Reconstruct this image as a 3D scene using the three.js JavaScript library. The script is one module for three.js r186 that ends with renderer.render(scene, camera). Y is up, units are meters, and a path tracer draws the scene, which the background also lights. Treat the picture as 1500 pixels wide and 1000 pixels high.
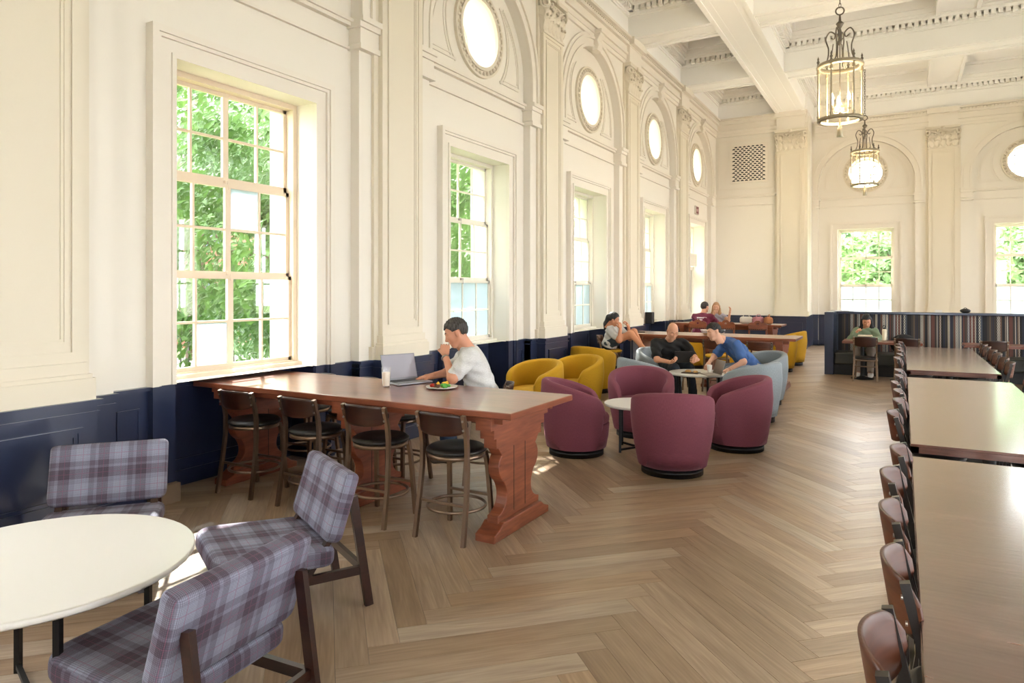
import * as THREE from 'three';
import { mergeGeometries } from 'three/addons/utils/BufferGeometryUtils.js';
import { RoundedBoxGeometry } from 'three/addons/geometries/RoundedBoxGeometry.js';
import { ImprovedNoise } from 'three/addons/math/ImprovedNoise.js';

// ---------------------------------------------------------------- camera, sky, sun, exposure
const scene = new THREE.Scene();
const camera = new THREE.PerspectiveCamera(53.13, 1.5, 0.05, 400);
camera.position.set(0, 1.7, 0);
camera.rotation.set(0, Math.atan(0.572), 0);
camera.setViewOffset(1500, 1000, 0, 75, 1500, 1000);
scene.background = new THREE.Color(0.92, 0.96, 1.0);
scene.backgroundIntensity = 7;
const sun = new THREE.DirectionalLight(new THREE.Color(1, 0.94, 0.86), 8);
sun.position.set(-25, 27.5, -23.6);
sun.target.position.set(-3, 0, -6);
sun.castShadow = true;
Object.assign(sun.shadow.camera, { left: -30, right: 30, top: 30, bottom: -30, near: 1, far: 120 });
sun.shadow.mapSize.set(4096, 4096);
scene.add(sun, sun.target);
const renderer = new THREE.WebGLRenderer({ antialias: true });
renderer.toneMapping = THREE.LinearToneMapping;
renderer.toneMappingExposure = 3.15;
renderer.shadowMap.enabled = true;

// ---------------------------------------------------------------- helpers
const PI = Math.PI, V3 = (x, y, z) => new THREE.Vector3(x, y, z);
function rng(seed) { let s = seed >>> 0; return () => { s = (s + 0x6d2b79f5) >>> 0; let t = Math.imul(s ^ (s >>> 15), 1 | s); t = (t + Math.imul(t ^ (t >>> 7), 61 | t)) ^ t; return ((t ^ (t >>> 14)) >>> 0) / 4294967296; }; }
const perlin = new ImprovedNoise();
const fbm = (x, y, z, o = 4) => { let a = 0, k = 0.5; for (let i = 0; i < o; i++, k *= 0.5, x *= 2.03, y *= 2.03, z *= 2.03) a += k * perlin.noise(x, y, z); return a; };
function prep(g) {
  if (g.index) g = g.toNonIndexed();
  if (!g.attributes.normal) g.computeVertexNormals();
  if (!g.attributes.uv) g.setAttribute('uv', new THREE.BufferAttribute(new Float32Array(g.attributes.position.count * 2), 2));
  for (const k of Object.keys(g.attributes)) if (!['position', 'normal', 'uv'].includes(k)) g.deleteAttribute(k);
  return g;
}
const join = (list) => mergeGeometries(list.flat(9).map(prep));
function boxUV(g, s = 1) {                       // uv in metres by the main direction of each face
  g = prep(g);
  const p = g.attributes.position, n = g.attributes.normal, uv = g.attributes.uv;
  for (let i = 0; i < p.count; i++) {
    const ax = Math.abs(n.getX(i)), ay = Math.abs(n.getY(i)), az = Math.abs(n.getZ(i));
    if (ay >= ax && ay >= az) uv.setXY(i, p.getX(i) * s, p.getZ(i) * s);
    else if (ax >= az) uv.setXY(i, p.getZ(i) * s, p.getY(i) * s);
    else uv.setXY(i, p.getX(i) * s, p.getY(i) * s);
  }
  return g;
}
const box = (w, h, d, x = 0, y = 0, z = 0) => new THREE.BoxGeometry(w, h, d).translate(x, y, z);
const bx = (x0, x1, y0, y1, z0, z1) => new THREE.BoxGeometry(Math.abs(x1 - x0), Math.abs(y1 - y0), Math.abs(z1 - z0)).translate((x0 + x1) / 2, (y0 + y1) / 2, (z0 + z1) / 2);
const rbox = (w, h, d, r, x = 0, y = 0, z = 0, seg = 2) => new RoundedBoxGeometry(w, h, d, seg, r).translate(x, y, z);
const cyl = (r0, r1, h, x = 0, y = 0, z = 0, n = 20) => new THREE.CylinderGeometry(r0, r1, h, n).translate(x, y, z);
const sph = (r, x, y, z, n = 12) => new THREE.SphereGeometry(r, n, Math.max(6, n * 0.7 | 0)).translate(x, y, z);
const lathe = (pts, n = 32, a0 = 0, a = PI * 2) => new THREE.LatheGeometry(pts.map(([r, y]) => new THREE.Vector2(r, y)), n, a0, a);
function tube(pts, r, n = 8, seg, closed = false) {
  const c = new THREE.CatmullRomCurve3(pts.map((p) => V3(...p)), closed, 'centripetal');
  return new THREE.TubeGeometry(c, seg || pts.length * 5, r, n, closed);
}
function bar(a, b, w, d, up = [0, 1, 0]) {       // rectangular bar from a to b
  const A = V3(...a), B = V3(...b), l = A.distanceTo(B), g = new THREE.BoxGeometry(w, d, l);
  const m = new THREE.Matrix4().lookAt(B, A, Math.abs(B.clone().sub(A).normalize().y) > 0.95 ? V3(0, 0, 1) : V3(...up));
  return g.applyMatrix4(m).translate((a[0] + b[0]) / 2, (a[1] + b[1]) / 2, (a[2] + b[2]) / 2);
}
function rod(a, b, r0, r1 = r0, n = 10) {
  const A = V3(...a), B = V3(...b), l = A.distanceTo(B);
  return new THREE.CylinderGeometry(r1, r0, l, n).applyQuaternion(new THREE.Quaternion().setFromUnitVectors(V3(0, 1, 0), B.clone().sub(A).normalize())).translate((a[0] + b[0]) / 2, (a[1] + b[1]) / 2, (a[2] + b[2]) / 2);
}
function extr(pts, depth, bevel = 0, holes = [], curveSegments = 10) {  // outline in xy, pushed along +z
  const s = Array.isArray(pts) ? new THREE.Shape(pts.map(([x, y]) => new THREE.Vector2(x, y))) : pts;
  s.holes.push(...holes);
  return new THREE.ExtrudeGeometry(s, { depth: depth - 2 * bevel, bevelEnabled: bevel > 0, bevelSize: bevel, bevelThickness: bevel, bevelOffset: -bevel, bevelSegments: 2, curveSegments }).translate(0, 0, bevel);
}
const used = new Map();
function numbered(name) { const n = used.get(name) || 0; used.set(name, n + 1); return n ? name + '_' + String(n).padStart(3, '0') : name; }
function mesh(name, g, m, parent, label) {
  const o = new THREE.Mesh(Array.isArray(g) ? join(g) : g, m);
  o.name = name; o.castShadow = o.receiveShadow = true;
  if (label) o.userData.label = label;
  if (parent) parent.add(o);
  return o;
}
function thing(name, label, category, [x, y, z] = [0, 0, 0], turn = 0, group) {
  const o = new THREE.Group(); o.name = numbered(name); scene.add(o);
  o.position.set(x, y, z); o.rotation.y = turn; o.userData = { label, category };
  if (group) o.userData.group = group;
  return o;
}
function structure(name, label, category = 'structure') { const o = thing(name, label, category); o.userData.kind = 'structure'; return o; }
function dup(root, [x, y, z], turn, label, group) {
  const r = root.clone(); r.name = numbered(root.name.replace(/_\d{3}$/, '')); scene.add(r);
  r.userData = { ...root.userData };
  r.position.set(x, y, z); r.rotation.y = turn;
  if (label) r.userData.label = label;
  if (group) r.userData.group = group;
  return r;
}
// ---------------------------------------------------------------- textures
function tex(w, h, f, srgb = true) {
  const d = new Uint8Array(w * h * 4);
  for (let y = 0; y < h; y++) for (let x = 0; x < w; x++) { const c = f(x / w, y / h, x, y), i = (y * w + x) * 4; d[i] = c[0]; d[i + 1] = c[1]; d[i + 2] = c[2]; d[i + 3] = 255; }
  const t = new THREE.DataTexture(d, w, h); t.wrapS = t.wrapT = THREE.RepeatWrapping; t.magFilter = THREE.LinearFilter; t.minFilter = THREE.LinearMipmapLinearFilter; t.generateMipmaps = true;
  if (srgb) t.colorSpace = THREE.SRGBColorSpace; t.needsUpdate = true; return t;
}
const mixc = (a, b, t) => [a[0] + (b[0] - a[0]) * t, a[1] + (b[1] - a[1]) * t, a[2] + (b[2] - a[2]) * t];
const cl01 = (x) => Math.max(0, Math.min(1, x));
// wood grain that runs along u; tiles by blending the ends
function grain(u, v, seed, fu = 3, fv = 22) {
  const per = (a) => { const s = 0.5 - 0.5 * Math.cos(PI * Math.min(1, a / 0.12)); return s; };
  const f = (uu) => { const warp = fbm(uu * fu * 0.7, v * 2.2, seed, 2) * 1.3; return 0.55 * fbm(uu * fu, v * fv + warp * 3, seed + 3, 3) + 0.45 * fbm(uu * fu * 4, v * fv * 5, seed + 7, 2); };
  const k = per(u); return k < 1 ? f(u) * k + f(u + 1) * (1 - k) : f(u);
}
function woodTex(w, h, light, dark, seed, fu, fv, gain = 1.5) {
  const g = []; const c = tex(w, h, (u, v, x, y) => { const t = cl01(0.5 + gain * grain(u, v, seed, fu, fv)); g.push(t); const c = mixc(dark, light, t); return c; });
  const b = tex(w, h, (u, v, x, y) => { const t = g[y * w + x] * 255; return [t, t, t]; }, false);
  return [c, b];
}
const std = (o) => new THREE.MeshStandardMaterial(o);
const phys = (o) => new THREE.MeshPhysicalMaterial(o);
// ---------------------------------------------------------------- materials
const oakT = woodTex(512, 256, [190, 172, 152], [140, 121, 104], 11, 2.2, 9, 1.25);
const redT = woodTex(512, 512, [156, 88, 60], [102, 52, 35], 21, 2.0, 14, 1.3);
const darkT = woodTex(512, 512, [124, 84, 70], [76, 46, 38], 31, 2.2, 12, 1.6);
const walnutT = woodTex(256, 256, [140, 92, 62], [92, 56, 36], 41, 2, 9, 1.4);
const clothT = tex(256, 256, (u, v, x, y) => { const n = 214 + 34 * fbm(u * 40, v * 40, 5, 2) + ((x + y) % 2 ? 8 : -8); return [n, n, n]; });
const clothB = tex(128, 128, (u, v, x, y) => { const n = 128 + (x % 4 < 2 ? 50 : -50) * (y % 4 < 2 ? 1 : -1) + 60 * perlin.noise(x * 0.7, y * 0.7, 3); return [n, n, n]; }, false);
const M = {
  cream: std({ color: '#e7e0d3', roughness: 0.55, name: 'cream paint' }),
  trim: std({ color: '#e6ded0', roughness: 0.5, name: 'trim paint' }),
  stone: std({ color: '#e0d6c2', roughness: 0.6, name: 'pilaster paint' }),
  carve: std({ color: '#ddd3c0', roughness: 0.7, name: 'carved plaster' }),
  ceiling: std({ color: '#f6f4ef', roughness: 0.7, name: 'ceiling paint' }),
  navy: phys({ color: '#222b45', roughness: 0.3, clearcoat: 0.5, clearcoatRoughness: 0.12, name: 'navy gloss paint' }),
  sashTan: std({ color: '#dccab2', roughness: 0.5, name: 'tan sash paint' }),
  sash: std({ color: '#e6dfd0', roughness: 0.5, name: 'sash paint' }),
  glass: phys({ color: '#ffffff', roughness: 0.02, transmission: 1, thickness: 0, ior: 1.45, name: 'clear glass' }),
  frost: phys({ color: '#c9d3da', roughness: 0.75, transmission: 0.7, thickness: 0, ior: 1.3, name: 'frosted glass' }),
  darkMetal: std({ color: '#1b1b1d', roughness: 0.45, metalness: 0.6, name: 'black metal' }),
  bronze: std({ color: '#85705f', roughness: 0.34, metalness: 0.85, name: 'gunmetal frame' }),
  screw: std({ color: '#a49d94', roughness: 0.35, metalness: 0.9 }),
  gunmetal: std({ color: '#3a3634', roughness: 0.36, metalness: 0.7, name: 'dark chair frame' }),
  black: std({ color: '#141416', roughness: 0.5 }),
  vinyl: std({ color: '#1d1a1a', roughness: 0.42, name: 'black vinyl' }),
  white: std({ color: '#dedbd6', roughness: 0.3, name: 'white laminate' }),
  redTop: phys({ map: redT[0], bumpMap: redT[1], bumpScale: 0.0006, roughness: 0.28, clearcoat: 0.5, clearcoatRoughness: 0.15, name: 'red oak varnish' }),
  redLeg: std({ map: redT[0], bumpMap: redT[1], bumpScale: 0.001, roughness: 0.4, name: 'red oak trestle' }),
  darkTop: phys({ map: darkT[0], bumpMap: darkT[1], bumpScale: 0.0012, roughness: 0.26, clearcoat: 0.9, clearcoatRoughness: 0.16, name: 'dark stained oak' }),
  
  walnut: std({ color: '#b59a8b', map: walnutT[0], roughness: 0.42, name: 'walnut ply' }),
  walnutDark: std({ color: '#6b564c', map: walnutT[0], roughness: 0.36, name: 'dark walnut ply' }),
  chairWood: std({ color: '#644a3e', map: walnutT[0], roughness: 0.4, name: 'walnut chair frame' }),
};
const velvet = (c, s) => phys({ color: c, map: clothT, bumpMap: clothB, bumpScale: 0.0006, roughness: 0.85, sheen: 0.6, sheenColor: new THREE.Color(s), sheenRoughness: 0.4 });
M.burgundy = velvet('#8a4555', '#d09aa6'); M.yellow = velvet('#e0a90f', '#f3d470'); M.blue = velvet('#a2abb1', '#cdd4d9');
// ---------------------------------------------------------------- the room
const XF = -5.05, BAY = 3.87, C0 = -4.22, ZFAR = -23.35, ZPRO = -21.6, TOPY = 8.0, SOFF = 6.95, P0 = C0 + BAY / 2;
const onLeft = (g, c) => g.rotateY(PI / 2).translate(XF, 0, c);
const onFar = (g, c) => g.translate(c, 0, ZFAR);
const rect = (s0, s1, y0, y1) => [[s0, y0], [s1, y0], [s1, y1], [s0, y1]];
const path = (pts) => { const p = new THREE.Path(); pts.forEach(([x, y], i) => (i ? p.lineTo(x, y) : p.moveTo(x, y))); p.closePath(); return p; };
const circ = (x, y, r) => { const p = new THREE.Path(); p.absarc(x, y, r, 0, PI * 2, true); return p; };
function annulus(x, y, r0, r1, a0, a1, o0, o1, bevel = 0) {
  const s = new THREE.Shape(); s.absarc(x, y, r1, a0, a1, false); s.absarc(x, y, r0, a1, a0, true); s.closePath();
  return extr(s, o1 - o0, bevel, [], 40).translate(0, 0, o0);
}
const plate = (s0, s1, y0, y1, o0, o1) => bx(s0, s1, y0, y1, o0, o1);
// a moulded rectangular frame: two stepped strips around a field
function frameStrip(s0, s1, y0, y1, w, o0, o1) { return [plate(s0, s1, y0, y0 + w, o0, o1), plate(s0, s1, y1 - w, y1, o0, o1), plate(s0, s0 + w, y0 + w, y1 - w, o0, o1), plate(s1 - w, s1, y0 + w, y1 - w, o0, o1)]; }
const panelMould = (s0, s1, y0, y1, o, k = 1) => [frameStrip(s0, s1, y0, y1, 0.035 * k, o, o + 0.022 * k), frameStrip(s0 + 0.035 * k, s1 - 0.035 * k, y0 + 0.035 * k, y1 - 0.035 * k, 0.025 * k, o, o + 0.011 * k)];
const ARC = 4.93, RA = 1.31, OCY = 5.3, OCR = 0.48, WTOP = 3.59, WHW = 0.77, DADO = 0.94;

function bayParts(half, door) {
  const r = {};
  const fs = new THREE.Shape(); fs.moveTo(-half, 0); fs.lineTo(-RA, 0); fs.lineTo(-RA, ARC); fs.absarc(0, ARC, RA, PI, 0, true); fs.lineTo(RA, 0); fs.lineTo(half, 0); fs.lineTo(half, 7.9); fs.lineTo(-half, 7.9); fs.closePath();
  r.wall_face = [extr(fs, 0.12, 0, [], 40).translate(0, 0, -0.12)];
  r.wall_field = [extr(rect(-RA - 0.1, RA + 0.1, DADO, 7.9), 0.63, 0, [path(rect(-WHW, WHW, DADO + 0.002, WTOP)), circ(0, OCY, OCR)], 40).translate(0, 0, -0.75), plate(-half, -RA - 0.1, 0, 7.9, -0.75, -0.12), plate(RA + 0.1, half, 0, 7.9, -0.75, -0.12), plate(-RA - 0.1, -WHW, 0, DADO, -0.75, -0.12), plate(WHW, RA + 0.1, 0, DADO, -0.75, -0.12)];
  // the stepped archivolt round the arch
  r.arch_moulding = [[RA, RA + 0.05, 0.05], [RA + 0.05, RA + 0.15, 0.028], [RA + 0.15, RA + 0.2, 0.06], [RA + 0.2, RA + 0.26, 0.035]].map(([a, b, o]) => annulus(0, ARC, a, b, 0, PI, 0, o));
  for (const s of [-1, 1]) r.arch_moulding.push(...[[RA, RA + 0.05, 0.05], [RA + 0.05, RA + 0.15, 0.028], [RA + 0.15, RA + 0.2, 0.06], [RA + 0.2, RA + 0.26, 0.035]].map(([a, b, o]) => plate(s * a, s * b, 4.6, ARC, 0, o)));
  // impost blocks and the string course across the recess
  r.impost_block = [-1, 1].map((s) => [plate(s * (RA - 0.06), s * (RA + 0.27), 4.5, 4.56, -0.12, 0.075), plate(s * (RA - 0.045), s * (RA + 0.27), 4.56, 4.62, -0.12, 0.1), plate(s * (RA - 0.03), s * (RA + 0.26), 4.34, 4.5, -0.12, 0.05), plate(s * (RA - 0.045), s * (RA + 0.265), 4.27, 4.33, -0.12, 0.07)]);
  r.string_course = [plate(-RA, RA, 4.52, 4.56, -0.12, -0.06), plate(-RA, RA, 4.56, 4.6, -0.12, -0.035), plate(-RA, RA, 4.28, 4.31, -0.12, -0.085)];
  // keystone, a bent scroll
  const k = [[0, 0], [0.1, 0.02], [0.13, 0.1], [0.1, 0.2], [0.16, 0.3], [0.18, 0.36], [0, 0.36]];
  r.keystone = [extr(k, 0.2, 0.01).rotateY(-PI / 2).translate(0.1, ARC + RA - 0.06, 0), plate(-0.13, 0.13, ARC + RA + 0.27, ARC + RA + 0.33, 0, 0.2)];
  // curved panels beside the round window
  const th = 0.018;
  r.tympanum_moulding = [];
  for (const sgn of [1, -1]) {
    const a = (x0, y, r0, A0, A1, w, o) => (sgn > 0 ? annulus(x0, y, r0, r0 + w, A0, A1, -0.12, -0.12 + o) : annulus(x0, y, r0, r0 + w, PI - A1, PI - A0, -0.12, -0.12 + o));
    r.tympanum_moulding.push(a(0, ARC, 1.13, -0.1, 0.95, 0.03, th), a(0, ARC, 1.09, -0.07, 0.9, 0.02, th * 0.6), a(0, OCY, 0.78, -0.75, 0.78, 0.03, th), a(0, OCY, 0.84, -0.66, 0.7, 0.02, th * 0.6),
      plate(sgn * 0.57, sgn * 1.13, 4.76, 4.79, -0.12, -0.12 + th), plate(sgn * 0.66, sgn * 1.1, 4.82, 4.84, -0.12, -0.12 + th * 0.6));
  }
  // ring of eggs round the oculus
  r.oculus_ring = [annulus(0, OCY, OCR - 0.02, OCR + 0.03, 0, PI * 2 - 0.001, -0.12, -0.07), annulus(0, OCY, OCR + 0.1, OCR + 0.135, 0, PI * 2 - 0.001, -0.12, -0.075), annulus(0, OCY, OCR, OCR + 0.12, 0, PI * 2 - 0.001, -0.12, -0.1)];
  for (let i = 0; i < 36; i++) { const A = i / 36 * PI * 2; r.oculus_ring.push(new THREE.SphereGeometry(1, 7, 5).scale(0.034, 0.024, 0.03).rotateZ(A).translate(Math.cos(A) * (OCR + 0.068), OCY + Math.sin(A) * (OCR + 0.068), -0.088)); }
  // window casing down to the floor
  const cas = (o, i, y1, p) => [plate(-o, -i, DADO, y1, -0.12, p), plate(i, o, DADO, y1, -0.12, p), plate(-i, i, y1 - (o - i), y1, -0.12, p)];
  const casN = (o, i, p) => [plate(-o, -i, 0, DADO, -0.12, p), plate(i, o, 0, DADO, -0.12, p)];
  r.window_casing = [cas(0.985, 0.93, 3.805, -0.03), cas(0.932, 0.9, 3.752, -0.05), cas(0.902, WHW - 0.004, 3.722, -0.075), cas(0.8, WHW - 0.008, WTOP + 0.028, -0.06)];
  r.casing_foot = [casN(0.985, 0.93, -0.03), casN(0.932, 0.9, -0.05), casN(0.902, WHW - 0.004, -0.075)];
  // navy dado beside the casing
  r.dado_panel = [];
  for (const s of [-1, 1]) {
    r.dado_panel.push(plate(s * 0.985, s * RA, 0, DADO - 0.03, -0.12, -0.1), plate(s * 0.985, s * RA, DADO - 0.03, DADO, -0.12, -0.06), plate(s * 0.985, s * RA, 0, 0.14, -0.12, -0.085),
      plate(s * RA, s * (half - 0.34), 0, DADO - 0.03, -0.12, 0.012), plate(s * (RA - 0.02), s * (half - 0.34), DADO - 0.03, DADO, -0.12, 0.045), plate(s * (RA - 0.01), s * (half - 0.34), DADO - 0.09, DADO - 0.07, -0.12, 0.025), plate(s * (RA - 0.01), s * (half - 0.34), 0, 0.14, -0.12, 0.03),
      frameStrip(s * 1.14 - 0.09, s * 1.14 + 0.09, 0.2, 0.78, 0.015, -0.1, -0.09));
  }
  if (!door) r.window_apron = [plate(-WHW, -WHW + 0.006, 0, 0.93, -0.43, -0.1), plate(WHW - 0.006, WHW, 0, 0.93, -0.43, -0.1), plate(-WHW, WHW, 0, 0.93, -0.75, -0.43), plate(-WHW, WHW, 0, 0.13, -0.43, -0.41), frameStrip(-0.7, 0.7, 0.2, 0.86, 0.03, -0.43, -0.418)];
  return r;
}
const bayMats = { arch_moulding: 'trim', impost_block: 'trim', string_course: 'trim', keystone: 'trim', tympanum_moulding: 'trim', oculus_ring: 'carve', window_casing: 'trim', casing_foot: 'navy', dado_panel: 'navy', window_apron: 'navy', wall_face: 'cream', wall_field: 'cream' };
function placeBay(wall, put, c, half, door) { const parts = bayParts(half, door); for (const [k, g] of Object.entries(parts)) mesh(k, put(join(g), c), M[bayMats[k]], wall); }

// Corinthian pilaster: pedestal, base, panelled shaft, leafy capital (local: s across, o out)
function acanthus(w, h, curl) {
  const g = new THREE.SphereGeometry(1, 9, 8), p = g.attributes.position;
  for (let i = 0; i < p.count; i++) {
    let x = p.getX(i), y = p.getY(i), z = p.getZ(i); const t = (y + 1) / 2, lobe = 1 + 0.22 * Math.sin(t * 19);
    x *= w * 0.5 * (0.55 + 0.75 * Math.sin(PI * Math.min(1, t * 0.8 + 0.12))) * lobe; z = z * 0.022 + curl * Math.pow(t, 3.2); y = t * h - (t > 0.85 ? (t - 0.85) * h * 1.1 : 0);
    p.setXYZ(i, x, y, z + 0.012 * Math.cos(x / w * 9));
  }
  g.computeVertexNormals(); return g;
}
function capitalGeo(hw, o) {
  const list = [plate(-hw, hw, 0, 0.56, -0.05, o)], r = rng(5);
  list.push(plate(-hw - 0.05, hw + 0.05, 0.53, 0.6, -0.05, o + 0.07), plate(-hw - 0.015, hw + 0.015, -0.03, 0.01, -0.05, o + 0.02));
  const row = (n, y, h, curl, w, off) => { for (let i = 0; i < n; i++) { const s = -hw + (i + off) / n * 2 * hw; list.push(acanthus(w, h, curl).translate(s, y, o)); } };
  row(5, 0, 0.24, 0.07, 0.15, 0.5); row(4, 0.09, 0.29, 0.095, 0.16, 0.5); row(6, 0.1, 0.22, 0.06, 0.09, 0.5); row(5, 0.24, 0.22, 0.08, 0.11, 0.5);
  for (const s of [-1, 1]) {
    for (let i = 0; i < 2; i++) list.push(acanthus(0.13, 0.26, 0.07).rotateY(s * PI / 2).translate(s * hw, 0.02 + i * 0.14, o * 0.5));
    for (const [r0, d] of [[0.075, 0], [0.045, 0.02]]) list.push(new THREE.TorusGeometry(r0, 0.018, 6, 14).rotateY(s * PI / 4).translate(s * (hw + 0.015), 0.43, o + 0.035 + d));
    list.push(tube([[s * 0.04, 0.2, o + 0.02], [s * 0.1, 0.36, o + 0.05], [s * (hw - 0.06), 0.47, o + 0.05], [s * hw, 0.47, o + 0.06]], 0.017, 6), new THREE.TorusGeometry(0.04, 0.014, 6, 12).translate(s * 0.07, 0.42, o + 0.05));
  }
  for (let i = 0; i < 16; i++) list.push(sph(0.016 + 0.012 * r(), (r() * 2 - 1) * hw * 0.9, 0.06 + r() * 0.42, o + 0.05 + r() * 0.035, 6));
  list.push(new THREE.SphereGeometry(1, 8, 6).scale(0.05, 0.05, 0.03).translate(0, 0.55, o + 0.08));
  return join(list);
}
const CAPY = 5.83;
function pilaster(wall, put, c, hw = 0.36, o = 0.1, bothSides = true) {
  const g = (l) => put(join(l), c);
  mesh('pilaster_shaft', g([plate(-hw + 0.004, hw - 0.004, 1.2, CAPY - 0.004, 0, o - 0.012), frameStrip(-hw, hw, 1.2, CAPY, 0.075, 0, o), panelMould(-hw + 0.1, hw - 0.1, 1.32, CAPY - 0.12, o - 0.012, 0.8), plate(-hw - 0.07, hw + 0.07, DADO, 6.45, 0, 0.04)]), M.stone, wall);
  mesh('pilaster_base', g([plate(-hw - 0.055, hw + 0.055, DADO, 1.09, 0, o + 0.055), plate(-hw - 0.04, hw + 0.04, 1.09, 1.12, 0, o + 0.04), plate(-hw - 0.02, hw + 0.02, 1.12, 1.2, 0, o + 0.022), plate(-hw - 0.11, hw + 0.11, DADO, 1.08, 0, 0.05)]), M.stone, wall);
  mesh('pilaster_capital', g([capitalGeo(hw, o).translate(0, CAPY, 0)]), M.carve, wall);
  mesh('pilaster_pedestal', g([plate(-hw - 0.06, hw + 0.06, 0, DADO - 0.04, 0, o + 0.06), plate(-hw - 0.09, hw + 0.09, DADO - 0.04, DADO, 0, o + 0.09), plate(-hw - 0.075, hw + 0.075, DADO - 0.1, DADO - 0.08, 0, o + 0.075), plate(-hw - 0.075, hw + 0.075, 0, 0.15, 0, o + 0.08), panelMould(-hw + 0.04, hw - 0.04, 0.24, 0.76, o + 0.06, 1)]), M.navy, wall);
}
// cornice profile strips (o, y) along a wall of the given half length
const corniceGeo = (s0, s1) => [plate(s0, s1, 6.42, 6.5, 0, 0.04), plate(s0, s1, 6.5, 6.6, 0, 0.06), plate(s0, s1, 6.6, 6.65, 0, 0.1), plate(s0, s1, 6.65, 6.78, 0, 0.075), plate(s0, s1, 6.78, 6.84, 0, 0.14), plate(s0, s1, 6.84, 6.9, 0, 0.12), plate(s0, s1, 6.9, 6.95, 0, 0.19)];
function beads(s0, s1, y, o, r, step) { const l = []; for (let s = s0 + step / 2; s < s1; s += step) l.push(new THREE.SphereGeometry(r, 5, 4).translate(s, y, o)); return l; }

const wallL = structure('wall_left', 'cream panelled wall with tall windows, arches and navy wainscot', 'wall');
for (let i = -2; i <= 4; i++) placeBay(wallL, onLeft, C0 - BAY * i, BAY / 2, i === 4);
for (let k = -1; k <= 4; k++) pilaster(wallL, onLeft, P0 - BAY * k);
{
  const L0 = -5.9, L1 = -ZPRO;              // s = -z
  mesh('cornice', join(corniceGeo(L0, L1)).rotateY(PI / 2).translate(XF, 0, 0), M.trim, wallL);
  mesh('bead_row', join(beads(0, L1, 6.87, 0.13, 0.02, 0.085)).rotateY(PI / 2).translate(XF, 0, 0), M.trim, wallL);
  mesh('wall_frieze', bx(XF - 0.75, XF + 0.1, 6.95, 8, -23.5, 5.9), M.ceiling, wallL);
  for (let k = 0; k <= 4; k++) mesh('cornice_block', onLeft(join([plate(-0.36, 0.36, 6.43, 6.93, 0, 0.13), plate(-0.4, 0.4, 6.8, 6.95, 0, 0.24)]), P0 - BAY * k), M.trim, wallL);
}
mesh('plinth_block', onLeft(bx(-1.0, -0.76, 0, 0.15, -0.12, -0.015), C0), std({ color: '#7a6450', roughness: 0.8 }), wallL, 'brown plinth block at the foot of the casing');
// far wall: a projecting pier block on the left, then two arched bays set back
const wallF = structure('wall_far', 'cream far wall with two arched windows behind the striped booth', 'wall');
const FB = [-0.985, 3.015];
for (const c of FB) placeBay(wallF, onFar, c, 2.0);
pilaster(wallF, onFar, 1.015);
mesh('wall_end', bx(4.9, 7.8, 0, 8, ZFAR - 0.75, ZFAR), M.cream, wallF);
mesh('cornice', join(corniceGeo(-2.4, 7.2)).translate(0, 0, ZFAR), M.trim, wallF);
mesh('bead_row', join(beads(-2.4, 4.5, 6.87, 0.13, 0.02, 0.085)).translate(0, 0, ZFAR), M.trim, wallF);
mesh('wall_frieze', bx(-2.5, 7.3, 6.95, 8, ZFAR - 0.7, ZFAR + 0.1), M.ceiling, wallF);
mesh('cornice_block', join([plate(-0.36, 0.36, 6.43, 6.93, 0, 0.13), plate(-0.4, 0.4, 6.8, 6.95, 0, 0.24)]).translate(1.015, 0, ZFAR), M.trim, wallF);
const wallP = structure('wall_pier', 'plain cream pier wall with a vent grille beside the corner', 'wall');
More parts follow.
